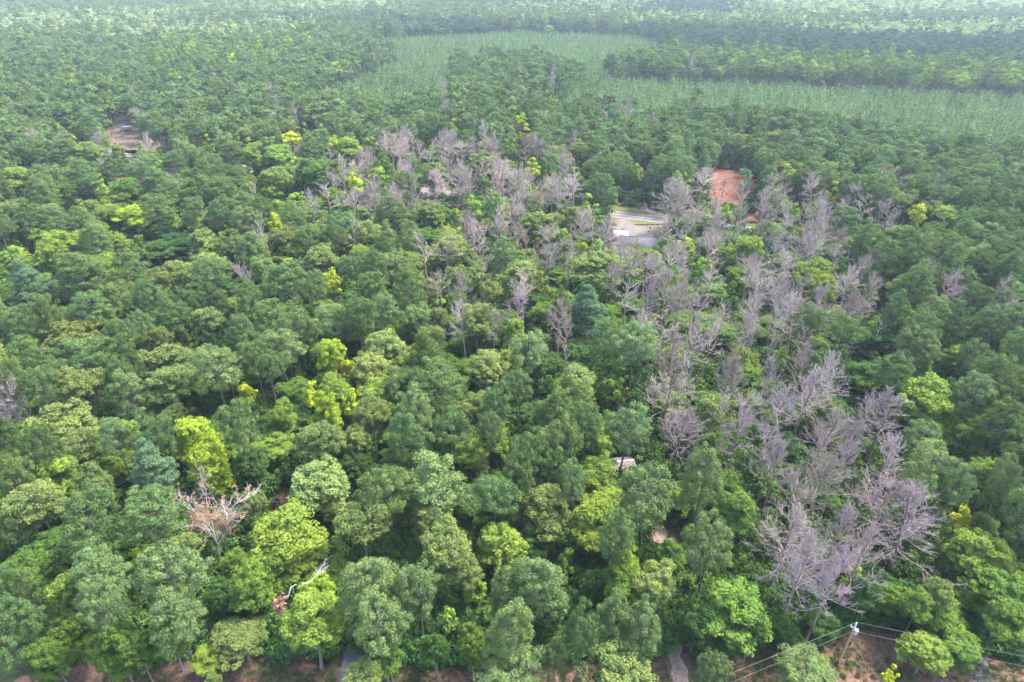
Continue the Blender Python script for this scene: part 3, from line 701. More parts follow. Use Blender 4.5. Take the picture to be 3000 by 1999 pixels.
def young_pine(seed, material, tall=True):
    g = np.random.default_rng(seed); mb = MB()
    z = np.linspace(.6, 5.6, 8); c, r = [], []
    for q, zz in enumerate(z):
        rr = 1.25 * (1 - (zz / 6.3)) + .12
        for a in range(4 if q < 5 else 2):
            th = g.uniform(0, 6.28); c.append((math.cos(th) * rr * .55, math.sin(th) * rr * .55, zz)); r.append(rr * .62)
    c.append((0, 0, 6.0)); r.append(.22)
    leaves(mb, np.array(c), np.array(r), 9, .34, .8, .45, .7, .35, g=g, low=-.3)
    tube(mb, [(0, 0, -.2), (0, 0, 6.3)], [.07, .02], 4, 1)
    return mb.mesh('young_pine', [material, M_PINEBARK])
def shrub(seed, flat=1.0):
    g = np.random.default_rng(seed); mb = MB()
    n = 26; d = unit(n * 3, g); d = d[d[:, 2] > -.1][:n]
    c = d * g.uniform(.4, .95, n)[:, None] * wob(d, .3, g)[:, None] * np.array([1.5, 1.5, 2.4 * flat]); c[:, 2] += .4
    leaves(mb, c, g.uniform(.35, .7, n), 44, .15, .8, .6, .7, .35, g=g)
    for k in range(4):
        tube(mb, [(0, 0, -.1), tuple(c[k])], [.05, .02], 4, 1)
    return mb.mesh('shrub', [M_UNDER, M_OAKBARK])
def tuft(seed):
    g = np.random.default_rng(seed); mb = MB()
    for k in range(26):
        a = g.uniform(0, 6.28); r = g.uniform(0, .45); b = np.array([math.cos(a) * r, math.sin(a) * r, 0]); th = g.uniform(0, 6.28)
        s = np.array([math.cos(th), math.sin(th), 0]) * .05; tip = b + np.array([g.normal() * .12, g.normal() * .12, g.uniform(.15, .4)])
        mb.add([b - s, b + s, tip], [(0, 1, 2)], g.uniform())
    return mb.mesh('grass_tuft', [M_UNDER])

def scatter(name, collection, pts, kind='stuff'):
    """pts rows: x y z rot sxy sz idx r g b"""
    P = np.asarray(pts, float)
    me = bpy.data.meshes.new(name); me.vertices.add(len(P)); me.vertices.foreach_set('co', P[:, :3].astype(np.float32).ravel())
    def attr(n, ty, val, f='value'):
        a = me.attributes.new(n, ty, 'POINT'); a.data.foreach_set(f, val)
    attr('rotz', 'FLOAT_VECTOR', np.c_[np.zeros(len(P)), np.zeros(len(P)), P[:, 3]].astype(np.float32).ravel(), 'vector')
    attr('sc', 'FLOAT_VECTOR', np.c_[P[:, 4], P[:, 4], P[:, 5]].astype(np.float32).ravel(), 'vector')
    attr('idx', 'INT', P[:, 6].astype(np.int32))
    attr('tint', 'FLOAT_COLOR', np.c_[P[:, 7:10], np.ones(len(P))].astype(np.float32).ravel(), 'color')
    o = obj(name, me); tag(o, kind=kind)
    ng = bpy.data.node_groups.new(name, 'GeometryNodeTree')
    ng.interface.new_socket('Geometry', in_out='INPUT', socket_type='NodeSocketGeometry')
    ng.interface.new_socket('Geometry', in_out='OUTPUT', socket_type='NodeSocketGeometry')
    N = ng.nodes.new; L = ng.links.new
    gi, go = N('NodeGroupInput'), N('NodeGroupOutput')
    ci = N('GeometryNodeCollectionInfo'); ci.inputs['Collection'].default_value = collection
    ci.inputs['Separate Children'].default_value = True; ci.inputs['Reset Children'].default_value = True
    iop = N('GeometryNodeInstanceOnPoints'); iop.inputs['Pick Instance'].default_value = True
    def na(n, ty):
        q = N('GeometryNodeInputNamedAttribute'); q.data_type = ty; q.inputs['Name'].default_value = n
        return next(s for s in q.outputs if s.enabled and s.name == 'Attribute')
    e2r = N('FunctionNodeEulerToRotation')
    L(na('rotz', 'FLOAT_VECTOR'), e2r.inputs[0]); L(e2r.outputs[0], iop.inputs['Rotation'])
    L(na('sc', 'FLOAT_VECTOR'), iop.inputs['Scale']); L(na('idx', 'INT'), iop.inputs['Instance Index'])
    L(gi.outputs[0], iop.inputs['Points']); L(ci.outputs[0], iop.inputs['Instance']); L(iop.outputs[0], go.inputs[0])
    md = o.modifiers.new('scatter', 'NODES'); md.node_group = ng
    return o

C_FP = collection_of('distant_pine_source', [far_pine(600 + i, 'dome' if i < 3 else 'cone') for i in range(5)])
C_FB = collection_of('distant_broadleaf_source', [far_broad(620 + i) for i in range(4)])
C_FD = collection_of('distant_dead_source', [far_dead(640 + i) for i in range(3)])
C_YP = collection_of('young_pine_source', [young_pine(660 + i, M_FAR) for i in range(4)])
C_SH = collection_of('shrub_source', [shrub(680 + i) for i in range(5)])
C_GT = collection_of('grass_source', [tuft(700 + i) for i in range(4)])

rowsP, rowsB, rowsD, rowsY, rowsS, rowsG = [], [], [], [], [], []
def jit(c, s=.13):
    j = random.gauss(1, s); h = random.gauss(0, .05)
    return (max(.004, c[0] * j * (1 + h)), c[1] * j, max(.004, c[2] * j * (1 - h)))
def add_far(t, k=None):
    k = k or t['k']
    row = [t['x'], t['y'], 0, random.uniform(0, 6.28), t['w'] / (2 * R0) * 1.1, t['H'] / H0]
    if k in 'PpcN': rowsP.append(row + [random.randrange(5), *jit(TINT[k])])
    elif k == 'D': rowsD.append(row + [random.randrange(3), 1, 1, 1])
    else: rowsB.append(row + [random.randrange(4), *jit(TINT[k])])
for t in rest:
    add_far(t)
young = []
y = YMAX - 130
while y < 2000:
    sp = float(np.interp(y, [200, 400, 800, 2000], [7.0, 7.2, 8.2, 10.5]))
    half = y * 0.84 + 30
    for x in np.arange(-half, half, sp):
        X, Y_ = x + random.uniform(-.45, .45) * sp, y + random.uniform(-.45, .45) * sp
        px, py, d = proj(X, Y_, 14)
        if Y_ < YMAX or abs(px - 1500) > 1750 or planted(X + random.gauss(0, 5), Y_ + random.gauss(0, 9)): continue
        if near_road(X, Y_) and Y_ < 500: continue
        u = random.random()
        t = dict(x=X, y=Y_, H=random.uniform(14, 25), w=sp * random.uniform(.9, 1.65))
        if any(inside(px + random.gauss(0, 60), py + random.gauss(0, 7), p) for p in SUN_TINTED):
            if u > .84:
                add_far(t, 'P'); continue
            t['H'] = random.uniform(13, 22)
            row = [X, Y_, 0, u * 50, t['w'] / 10 * 1.1, t['H'] / H0, random.randrange(4), *jit((.20, .245, .095), .22)]  # sunlit patch painted as a paler yellow-green leaf tint
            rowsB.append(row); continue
        clump = math.sin(X * .011 + 1.3) * math.sin(Y_ * .009 + X * .004) + random.gauss(0, .35)
        if blocks(X, Y_, t['H'], t['w']): continue
        if Y_ < 1000 and u < .6:
            rowsB.append([X + sp * .5, Y_ - sp * .3, 0, u * 90, random.uniform(.5, .8), random.uniform(.35, .6), random.randrange(4), *jit(TINT['K' if u < .3 else 'B'])])
        right = px > 2100 and py < 250
        stand = math.sin(X * .0031 + Y_ * .0021 + 1.0) + math.sin(Y_ * .0125 + math.sin(X * .004) * 1.7 + .6) + random.gauss(0, .22)
        if Y_ > 1350 or (Y_ > 750 and stand > .9):
            if u < .7:
                rowsB.append([X, Y_, 0, u * 50, t['w'] / 10 * 1.1, random.uniform(.6, .9), random.randrange(4), *jit((.165, .215, .085), .22)])  # far sunlit stands: the sunlight is painted into the pale leaf tint
            else: add_far(t, 'B' if u < .9 else 'P')
        elif Y_ > 480 and stand < -.25:
            add_far(t, 'N')
        elif clump > (.15 if right else .85): add_far(t, 'L' if u < .35 else 'B' if u < .8 else 'Y' if u > .97 else 'Q')
        else: add_far(t, 'P' if u < .74 else 'p' if u < .90 else 'B' if u < .993 else 'D')
    y += sp * .9
# plantation in rows
bucket = {}
for t in trees: bucket.setdefault((int(t['x'] // 10), int(t['y'] // 10)), []).append(t)
def nearby(x, y):
    i, j = int(x // 10), int(y // 10)
    return [t for a in (-1, 0, 1) for b in (-1, 0, 1) for t in bucket.get((i + a, j + b), ())]
ang = R(28); ca, sa = math.cos(ang), math.sin(ang)
for i in range(-420, 420):
    for j in range(-640, 640):
        a, b = i * 7.0, j * 2.5
        if a * a + (b) ** 2 > 1.6e6: continue
        X, Y_ = a * ca - b * sa, 650 + a * sa + b * ca
        if not 200 < Y_ < 1250 or abs(X) > Y_ * .86 + 20: continue
        px, py, d = proj(X, Y_, 4)
        if not -200 < px < 3200 or not planted(X, Y_): continue
        if any((X - t['x']) ** 2 + (Y_ - t['y']) ** 2 < 12 for t in nearby(X, Y_)): continue
        X += random.uniform(-.35, .35); Y_ += random.uniform(-.35, .35)
        if random.random() < .06 or math.sin(a * .045 + math.sin(b * .03) * 2) * math.sin(b * .037 + 1) > .93: continue
        h = random.uniform(.8, 1.2)
        young.append([X, Y_, 0, random.uniform(0, 6.28), h * random.uniform(1.25, 1.6), h * 1.2, random.randrange(4), *jit((.140, .215, .072), .17), d])
young.sort(key=lambda r: r[-1])
yp_meshes = [young_pine(660 + i, M_LEAF) for i in range(4)]
vis_y = [r for r in young if 0 < proj(r[0], r[1], 3)[0] < 3000]
pick = {id(r) for r in vis_y[:300]}
for r in vis_y[:300]:
    o = obj('young_pine', yp_meshes[r[6]], None, (r[0], r[1], 0), r[3]); o.scale = (r[4], r[4], r[5]); o.color = (*r[7:10], 1)
    tag(o, 'small pointed young pine standing in the near rows of the plantation', 'young pine', 'young pines in the near plantation rows')
rowsY = [r[:10] for r in young if id(r) not in pick]

# undergrowth beneath the near wood
for q_ in range(17000):
    y = 57 + (330 - 57) * math.sqrt(random.random()) if q_ < 9000 else random.uniform(57, 150)
    x = random.uniform(-1, 1) * (y * .82 + 30)
    if y < np.interp(x, fx, fy) + 1.0 or near_road(x, y): continue
    px, py, d = proj(x, y, 2)
    if not (-80 < px < 3080): continue
    dz = any(inside(px, py - 60, p) for p in DEADZONE)
    s = random.uniform(.7, 1.7) * (1.2 if dz else 1)
    if blocks(x, y, 2.4 * s, 3 * s, True): continue
    c = random.choice([(.05, .10, .024), (.07, .125, .027), (.04, .08, .024), (.09, .145, .03)]) if dz else random.choice([(.04, .075, .022), (.05, .09, .024), (.07, .12, .028)])
    rowsS.append([x, y, 0, random.uniform(0, 6.28), s, s * random.uniform(.8, 1.5), random.randrange(5), *jit(c)])
# a hedge-like belt of shrubs along the edge of the open strip
for _ in range(1100):
    x = random.uniform(-60, 95); y = np.interp(x, fx, fy) + random.uniform(0.5, 8)
    s = random.uniform(.8, 1.7)
    if blocks(x, y, 2.4 * s, 3 * s, True): continue
    rowsS.append([x, y, 0, random.uniform(0, 6.28), s, s, random.randrange(5), *jit((.045, .10, .028))])
for _ in range(9000):
    x = random.uniform(-60, 75); ye = np.interp(x, fx, fy); y = random.uniform(44, ye + 2)
    n = math.sin(x * .35 + y * .5) + math.sin(x * .13 - y * .31 + 2) + random.gauss(0, .7)
    if n < -.2 or abs(x - np.interp(y, [45, 60], [at(1990, 1960)[0], at(1980, 1880)[0]])) < 1.6 or abs(x - at(1030, 1930)[0]) < 1.7: continue
    s = random.uniform(.6, 1.3)
    rowsG.append([x, y, 0, random.uniform(0, 6.28), s, s * random.uniform(.6, 1.2), random.randrange(4), *jit(random.choice([(.08, .12, .03), (.12, .12, .045), (.055, .10, .028)]))])
for (u0, u1, v0, v1, n_) in ((2085, 2255, 490, 640, 130), (1790, 1960, 655, 720, 14), (2300, 2700, 1850, 1999, 60), (310, 440, 375, 460, 40)):
    for _ in range(n_):
        x, y = at(random.uniform(u0, u1), random.uniform(v0, v1)); s_ = random.uniform(.08, .3)
        rowsS.append([x, y, 0, random.uniform(0, 6.28), s_, s_, random.randrange(5), *jit(random.choice([(.06, .10, .028), (.10, .12, .035), (.09, .07, .04)]))])
scatter('distant_pine_wood', C_FP, rowsP)
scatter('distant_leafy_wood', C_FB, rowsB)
if rowsD: scatter('distant_dead_wood', C_FD, rowsD)
scatter('young_pine_plantation', C_YP, rowsY)
scatter('undergrowth', C_SH, rowsS)
scatter('grass', C_GT, rowsG)
print('COUNTS', cnt, 'rest', len(rest), 'P', len(rowsP), 'B', len(rowsB), 'D', len(rowsD), 'Y', len(rowsY), 'S', len(rowsS), 'G', len(rowsG))

# ------------------------------------------------------------------ utility pole, wires and the other built things
M_POLE = bark_material('pole_wood', (0.30, 0.165, 0.085), (0.42, 0.26, 0.14), 2.5, 0.15)
M_POLETOP = bark_material('weathered_pole', (0.30, 0.27, 0.25), (0.42, 0.38, 0.36), 2.5, 0.2)
M_GREYMETAL = plain('grey_painted_metal', (0.50, 0.55, 0.60), 0.4, 0.3)
M_PORCELAIN = plain('white_porcelain', (0.75, 0.76, 0.76), 0.25)
M_WIRE = plain('aluminium_wire', (0.13, 0.135, 0.135), 0.8, 0.0)
M_WHITE = plain('white_trim', (0.34, 0.34, 0.34), 0.5)
M_BLACK = plain('black_metal', (0.012, 0.012, 0.014), 0.45)
M_GLASS = plain('dark_glass', (0.03, 0.04, 0.05), 0.08)
M_TYRE = plain('tyre_rubber', (0.02, 0.02, 0.02), 0.8)

def part(name, mb, material, parent, smooth=False):
    return obj(name, mb.mesh(name, material, smooth), parent)
def wire_pts(a, b, sag, n=22):
    t = np.linspace(0, 1, n)[:, None]
    p = np.array(a) * (1 - t) + np.array(b) * t
    p[:, 2] -= (4 * t * (1 - t))[:, 0] * sag
    return p

bx, by = at(2455, 1945)
PH = 9.7
pole = empty('utility_pole', (bx, by, 0), 0, 'brown wooden utility pole with a pale top and a grey transformer on the grassy strip', 'utility pole')
mb = MB(); tube(mb, [(0, 0, -.3), (0, 0, 4), (0, 0, 8.1)], [.17, .15, .13], 10); part('pole', mb, M_POLE, pole, True)
mb = MB(); tube(mb, [(0, 0, 8.1), (0, 0, PH - .02), (0, 0, PH)], [.13, .11, .0], 10); part('pole_top', mb, M_POLETOP, pole, True)
mb = MB(); lathe(mb, [(0, 7.35), (.26, 7.36), (.27, 7.4), (.27, 8.22), (.29, 8.24), (.29, 8.3), (.2, 8.4), (0, 8.44)], (.36, -.12, 0), 16); tr = part('transformer', mb, M_GREYMETAL, pole, True)
mb = MB(); lathe(mb, [(.0, 8.4), (.06, 8.41), (.08, 8.5), (.05, 8.55), (.08, 8.6), (.04, 8.68), (0, 8.7)], (.36, -.12, 0), 10); part('bushing', mb, M_PORCELAIN, tr, True)
mb = MB(); box(mb, (-.55, -.05, 8.75), (-.1, .05, 8.85)); part('bracket', mb, M_POLETOP, pole)
mb = MB(); tube(mb, [(-.5, 0, 8.85), (-.62, 0, 9.15), (-.68, 0, 9.45)], [.06, .07, .03], 8); part('cutout_fuse', mb, M_PORCELAIN, pole, True)
mb = MB(); lathe(mb, [(0, PH), (.05, PH), (.08, PH + .06), (.05, PH + .12), (.07, PH + .18), (0, PH + .24)], (0, 0, 0), 10); part('insulator', mb, M_PORCELAIN, pole, True)
mb = MB(); box(mb, (.1, -.06, 6.3), (.95, .06, 6.42)); part('service_arm', mb, M_BLACK, pole)
gx_, gy_ = at(2532, 1990)
mb = MB(); tube(mb, wire_pts((.1, 0, 7.2), (gx_ - bx, gy_ - by, 0), 0.0, 5), .018, 4); part('guy_wire', mb, M_WIRE, pole)
def power(name, label, z0, lpx, rpx, zl, zr):
    mb = MB()
    lx, ly = at(*lpx, zl); rx, ry = at(*rpx, zr)
    A = np.array([bx, by, z0]); Lp = A + (np.array([lx, ly, zl]) - A) * 1.7; Rp = A + (np.array([rx, ry, zr]) - A) * 1.5
    tube(mb, wire_pts(A, Lp, .12), .017, 4); tube(mb, wire_pts(A, Rp, .12), .017, 4)
    return tag(obj(name, mb.mesh(name, M_WIRE)), label, 'power line')
power('power_line', 'upper pale wire running over the tip of the utility pole', PH + .24, (2110, 1985), (2999, 1922), PH - .2, PH - .2)
power('power_line', 'lower pale wire fixed beside the transformer of the utility pole', 7.9, (2142, 1999), (2999, 1951), 7.6, 7.6)
mx_, my_ = at(2332, 1900, 9.3)
mb = MB(); tube(mb, [(mx_, my_, 9.5), (mx_, my_, 9.32), (mx_, my_, 9.05)], [.05, .08, .05], 6)
tag(obj('wire_marker', mb.mesh('wire_marker', M_PORCELAIN)), 'small white marker hanging from the upper wire', 'wire marker')

def gable_house(name, loc, rot, w, d, eave, ridge, roof_m, wall_m, trim_m, label, cat, windows=3, door=True):
    h = empty(name, (loc[0], loc[1], 0), rot, label, cat)
    mb = MB(); box(mb, (-w / 2, -d / 2, -.2), (w / 2, d / 2, eave))
    for s in (-1, 1):
        x = s * w / 2
        mb.add([(x, -d / 2, eave), (x, d / 2, eave), (x, 0, ridge - .12)], [(0, 1, 2)] if s > 0 else [(1, 0, 2)])
    part('wall', mb, wall_m, h)
    ov, th = .5, .14
    for s in (-1, 1):
        mb = MB(); k = (ridge - eave) / (d / 2)
        y1 = s * (d / 2 + ov); z1 = eave - ov * k
        v = [(-w / 2 - ov, 0, ridge), (w / 2 + ov, 0, ridge), (w / 2 + ov, y1, z1), (-w / 2 - ov, y1, z1)]
        v += [(a, b, c - th) for a, b, c in v]
        f = [(0, 1, 2, 3), (7, 6, 5, 4), (0, 4, 5, 1), (1, 5, 6, 2), (2, 6, 7, 3), (3, 7, 4, 0)]
        if s > 0: f = [q[::-1] for q in f]
        mb.add(v, f); r = part('roof_slope', mb, roof_m, h)
        mb = MB(); y0 = y1 - s * .0
        box(mb, (-w / 2 - ov - .02, min(y1, y1 + s * .05), z1 - .26), (w / 2 + ov + .02, max(y1, y1 + s * .05), z1 - .02)); part('gutter', mb, trim_m, r)
        for e in (-1, 1):
            mb = MB(); x0 = e * (w / 2 + ov); x1 = x0 + e * .05
            v = [(x0, 0, ridge + .02), (x0, y1, z1 + .02), (x0, y1, z1 - .24), (x0, 0, ridge - .26)]; v += [(x1, b, c) for a, b, c in v]
            mb.add(v, [(0, 1, 2, 3), (7, 6, 5, 4), (0, 4, 5, 1), (1, 5, 6, 2), (2, 6, 7, 3), (3, 7, 4, 0)]); part('bargeboard', mb, trim_m, r)
    mb = MB(); box(mb, (-w / 2 - ov, -.12, ridge - .02), (w / 2 + ov, .12, ridge + .05)); part('ridge_cap', mb, trim_m if name != 'house' else roof_m, h)
    for s in (-1, 1):
        for i in range(windows):
            x = (i + .5) / windows * w - w / 2
            mb = MB(); y = s * d / 2
            box(mb, (x - .55, min(y, y + s * .05), .95), (x + .55, max(y, y + s * .05), 2.15)); wd = part('window', mb, trim_m, h)
            mb = MB(); box(mb, (x - .46, min(y + s * .05, y + s * .07), 1.04), (x + .46, max(y + s * .05, y + s * .07), 2.06)); part('pane', mb, M_GLASS, wd)
    if door:
        mb = MB(); x = w * .5 / max(windows, 1) * 1.0 - w / 2 + w / max(windows, 1) * .5; y = d / 2
        box(mb, (x - .45, y, 0), (x + .45, y + .05, 2.05)); dr = part('door', mb, plain('door_paint', (.22, .06, .05), .5), h)
        mb = MB(); box(mb, (x + .3, y + .05, 1.0), (x + .38, y + .11, 1.08)); part('handle', mb, M_GREYMETAL, dr)
    return h
M_SHINGLE = soil_material('grey_violet_shingles', [(.3, (.045, .041, .056)), (.6, (.075, .067, .09)), (.75, (.055, .05, .06))], 1.2, .3)
M_SIDING = plain('cream_siding', (.52, .49, .44), .7)
M_PINKROOF = soil_material('faded_pink_metal_roof', [(.3, (.085, .068, .066)), (.7, (.12, .098, .095))], .7, .1)
M_REDROOF = soil_material('brick_red_shingles', [(.3, (.20, .065, .045)), (.5, (.27, .10, .07)), (.7, (.16, .13, .13))], .5, .3)
hx, hy = at(1875, 732)
gable_house('house', (hx, hy), R(-7), 15, 8.5, 2.7, 4.9, M_SHINGLE, M_SIDING, M_WHITE, 'low house with a grey violet shingle roof and white trim beside the gravel turnaround', 'house', 4)
ax, ay = at(1818, 702)
aw = empty('carport', (ax, ay, 0), R(-7), 'white metal carport at the end of the grey roofed house', 'carport')
mb = MB(); box(mb, (-2.6, -2.4, 2.35), (2.6, 2.4, 2.45)); rf = part('roof', mb, M_WHITE, aw)
for i in range(9):
    mb = MB(); box(mb, (-2.6 + i * .63, -2.4, 2.45), (-2.5 + i * .63, 2.4, 2.51)); part('roof_rib', mb, M_WHITE, rf)
for sx in (-2.5, 2.5):
    for sy in (-2.2, 2.2):
        mb = MB(); tube(mb, [(sx, sy, 0), (sx, sy, 2.35)], .05, 6); part('post', mb, M_WHITE, aw)
rx_, ry_ = at(392, 556)
gable_house('house', (rx_, ry_), R(12), 14, 9, 2.8, 5.4, M_REDROOF, plain('brick_wall', (.22, .11, .08), .8), M_WHITE, 'house with a brick red roof nearly hidden among the trees', 'house', 3)
sx_, sy_ = at(1800, 1392)
gable_house('shed', (sx_, sy_), R(8), 6.5, 4.2, 2.4, 3.5, M_PINKROOF, plain('shed_board', (.40, .38, .35), .7), M_WHITE, 'small shed with a faded pink roof and white edges glimpsed through the crowns', 'shed', 2)

# blue car: lofted body, cabin, wheels, lamps
def vehicle(name, loc, rot, paint, label, cat):
    c = empty(name, (loc[0], loc[1], .015), rot, label, cat)
    st = [(-2.35, .45, .62, .80), (-2.25, .40, .95, .86), (-1.5, .36, 1.05, .93), (0, .34, 1.05, .95), (1.2, .36, 1.02, .93), (2.05, .40, .92, .86), (2.35, .48, .72, .74)]
    mb = MB(); n = 10; V = []
    for x, z0, z1, w in st:
        for q in range(n):
            a = 2 * math.pi * q / n + math.pi / n
            cx_, sx2 = math.cos(a), math.sin(a); k = 2.6
            V.append((x, w * math.copysign(abs(cx_) ** (2 / k), cx_), (z0 + z1) / 2 + (z1 - z0) / 2 * math.copysign(abs(sx2) ** (2 / k), sx2)))
    F = [(i * n + q, i * n + (q + 1) % n, (i + 1) * n + (q + 1) % n, (i + 1) * n + q) for i in range(len(st) - 1) for q in range(n)]
    mb.add(V, F)
    V = np.array(V)
    for i, fl in ((0, 1), (len(st) - 1, 0)):
        ring = V[i * n:(i + 1) * n]; cc = ring.mean(0); tri = [(q, (q + 1) % n, n) if not fl else ((q + 1) % n, q, n) for q in range(n)]
        mb.add(np.vstack([ring, cc]), tri)
    body = part('body', mb, paint, c, True)
    mb = MB()
    lo = [(-2.2, .84), (1.05, .84)]
    v = [(-2.2, -.84, 1.0), (1.15, -.84, 1.0), (1.15, .84, 1.0), (-2.2, .84, 1.0), (-1.85, -.66, 1.66), (.35, -.66, 1.68), (.35, .66, 1.68), (-1.85, .66, 1.66)]
    mb.add(v, [(0, 1, 5, 4), (1, 2, 6, 5), (2, 3, 7, 6), (3, 0, 4, 7)]); part('windows', mb, M_GLASS, c)
    mb = MB(); box(mb, (-1.9, -.68, 1.662), (.38, .68, 1.72)); part('roof', mb, paint, c)
    for sx in (-1.42, 1.42):
        for sy in (-1, 1):
            mb = MB(); th = np.linspace(0, 2 * np.pi, 15)[:-1]
            y0, y1 = sorted((sy * .70, sy * .96))
            tube(mb, [(sx, y0, .34), (sx, y0 + .01, .34), (sx, y1 - .01, .34), (sx, y1, .34)], [.02, .34, .34, .02], 14); w = part('wheel', mb, M_TYRE, c)
            mb = MB(); e = sy * .965; tube(mb, [(sx, min(e, e + sy * .01), .34), (sx, max(e, e + sy * .01), .34)], [.2, .01] if sy > 0 else [.01, .2], 10); part('rim', mb, M_GREYMETAL, w)
    for sy in (-1, 1):
        mb = MB(); box(mb, (2.2, sy * .6 - .16, .68), (2.34, sy * .6 + .16, .82)); part('headlight', mb, M_PORCELAIN, c)
        mb = MB(); box(mb, (-2.37, sy * .66 - .12, .72), (-2.26, sy * .66 + .12, .92)); part('tail_light', mb, plain('red_lens', (.30, .02, .02), .2), c)
        mb = MB(); box(mb, (.75, sy * .93 - .1, 1.02), (.93, sy * .93 + .1, 1.16)); part('mirror', mb, paint, c)
    return c
cx0, cy0 = at(1827, 684); cx1, cy1 = at(1835, 668)
vehicle('parked_car', (cx0, cy0), math.atan2(cy1 - cy0, cx1 - cx0), plain('blue_car_paint', (.035, .085, .19), .25, .2, .05), 'dark blue car parked on the pale yard of the grey roofed house', 'car')

# white camper at the sandy clearing
qx, qy = at(375, 384)
cp = empty('camper_trailer', (qx, qy, 0), R(14), 'white rounded camper trailer parked at the back of the sandy clearing', 'trailer')
mb = MB(); V = []; xs_ = [-2.9, -2.7, -2.2, 0, 2.2, 2.7, 2.9]; sc_ = [.55, .82, 1, 1, 1, .82, .55]; n = 12
for x, s in zip(xs_, sc_):
    for q in range(n):
        a = 2 * math.pi * q / n + math.pi / n; k = 3
        V.append((x, 1.15 * s * math.copysign(abs(math.cos(a)) ** (2 / k), math.cos(a)), 1.7 + 1.15 * s * math.copysign(abs(math.sin(a)) ** (2 / k), math.sin(a))))
mb.add(V, [(i * n + q, i * n + (q + 1) % n, (i + 1) * n + (q + 1) % n, (i + 1) * n + q) for i in range(6) for q in range(n)])
for i, fl in ((0, 1), (6, 0)):
    ring = np.array(V[i * n:(i + 1) * n]); mb.add(np.vstack([ring, ring.mean(0)]), [(q, (q + 1) % n, n) if not fl else ((q + 1) % n, q, n) for q in range(n)])
part('body', mb, M_WHITE, cp, True)
for s in (-1, 1):
    for x in (-1.5, .2, 1.5):
        mb = MB(); y = s * 1.15; box(mb, (x - .4, min(y, y + s * .02), 1.7), (x + .4, max(y, y + s * .02), 2.2)); part('window', mb, M_GLASS, cp)
    mb = MB(); tube(mb, [(0, s * .9 - .1, .33), (0, s * .9 - .09, .33), (0, s * .9 + .09, .33), (0, s * .9 + .1, .33)], [.02, .33, .33, .02], 12); part('wheel', mb, M_TYRE, cp)
mb = MB(); tube(mb, [(2.8, 0, .5), (4.0, 0, .5)], .06, 6); tube(mb, [(3.9, 0, .5), (3.9, 0, 0)], .04, 6); part('drawbar', mb, M_BLACK, cp)
# wire fence behind it
f0, f1 = np.array(at(305, 384)), np.array(at(372, 366))
fn = empty('wire_fence', (*f0, 0), 0, 'thin grey wire fence along the back of the sandy clearing', 'fence')
nf = 12
for i in range(nf):
    p = (f1 - f0) * i / (nf - 1); mb = MB(); tube(mb, [(p[0], p[1], -.2), (p[0], p[1], 1.6)], .06, 5); part('post', mb, M_POLETOP, fn)
for z in (.5, 1.0, 1.5):
    mb = MB(); tube(mb, [(0, 0, z), (f1[0] - f0[0], f1[1] - f0[1], z)], .02, 4); part('wire', mb, M_WIRE, fn)
# slim pole at the clearing
ux, uy = at(486, 440)
up_ = empty('utility_pole', (ux, uy, 0), 0, 'slender pale utility pole with a white transformer by the sandy clearing', 'utility pole')
mb = MB(); tube(mb, [(0, 0, -.3), (0, 0, 10.2)], [.2, .15], 8); part('pole', mb, M_POLETOP, up_, True)
mb = MB(); lathe(mb, [(0, 5.6), (.36, 5.62), (.36, 6.7), (0, 6.8)], (.5, -.2, 0), 12); part('transformer', mb, M_PORCELAIN, up_, True)
mb = MB(); box(mb, (-.9, -.06, 9.6), (.9, .06, 9.75)); part('crossarm', mb, M_POLETOP, up_)
# road pole line
for i, (px, py) in enumerate(((1740, 612), (1985, 636))):
    vx, vy = at(px, py)
    o = empty('utility_pole', (vx, vy, 0), 0, ('wooden roadside pole west of the yard, half hidden by the bright green tree', 'wooden roadside pole among the bare pines east of the yard')[i], 'utility pole')
    mb = MB(); tube(mb, [(0, 0, -.3), (0, 0, 9.5)], [.16, .11], 8); part('pole', mb, M_POLE, o, True)
    mb = MB(); box(mb, (-.06, -1.0, 8.9), (.06, 1.0, 9.02)); part('crossarm', mb, M_POLE, o)
va, vb = at(1740, 612), at(1985, 636)
for i, (dy, z, lb) in enumerate(((-.9, 9.1, 'near outer wire'), (.9, 9.1, 'far outer wire'), (0, 7.6, 'low middle wire'))):
    mb = MB(); tube(mb, wire_pts((va[0], va[1] + dy, z), (vb[0], vb[1] + dy, z), .6), .03, 4)
    tag(obj('power_line', mb.mesh('power_line', M_WIRE)), lb + ' strung between the two roadside poles above the county road', 'power line')
# mailbox and marker posts
ex, ey = at(1889, 647)
ml = empty('mailbox', (ex, ey, 0), 0, 'dark mailbox on a post at the road edge by the turnaround', 'mailbox')
mb = MB(); box(mb, (-.06, -.06, -.2), (.06, .06, 1.1)); part('post', mb, M_POLE, ml)
mb = MB(); tube(mb, [(0, -.32, 1.24), (0, -.31, 1.24), (0, .31, 1.24), (0, .32, 1.24)], [.01, .17, .17, .01], 12); part('box', mb, M_BLACK, ml)
mb = MB(); box(mb, (.175, -.05, 1.25), (.2, .15, 1.42)); part('flag', mb, plain('red_flag', (.4, .03, .03), .5), ml)
for px, py, lb in ((1804, 643, 'short white marker post near the bright green tree by the road'), (1899, 657, 'short white marker post on the sandy yard beside the mailbox')):
    wx, wy = at(px, py); o = empty('marker_post', (wx, wy, 0), 0, lb, 'marker post', 'white marker posts of the yard')
    mb = MB(); tube(mb, [(0, 0, -.1), (0, 0, .9), (0, 0, .95)], [.12, .12, .03], 8); part('post', mb, M_WHITE, o)
    mb = MB(); tube(mb, [(0, 0, .6), (0, 0, .72)], .13, 8); part('band', mb, plain('red_band', (.4, .05, .04), .5), o)
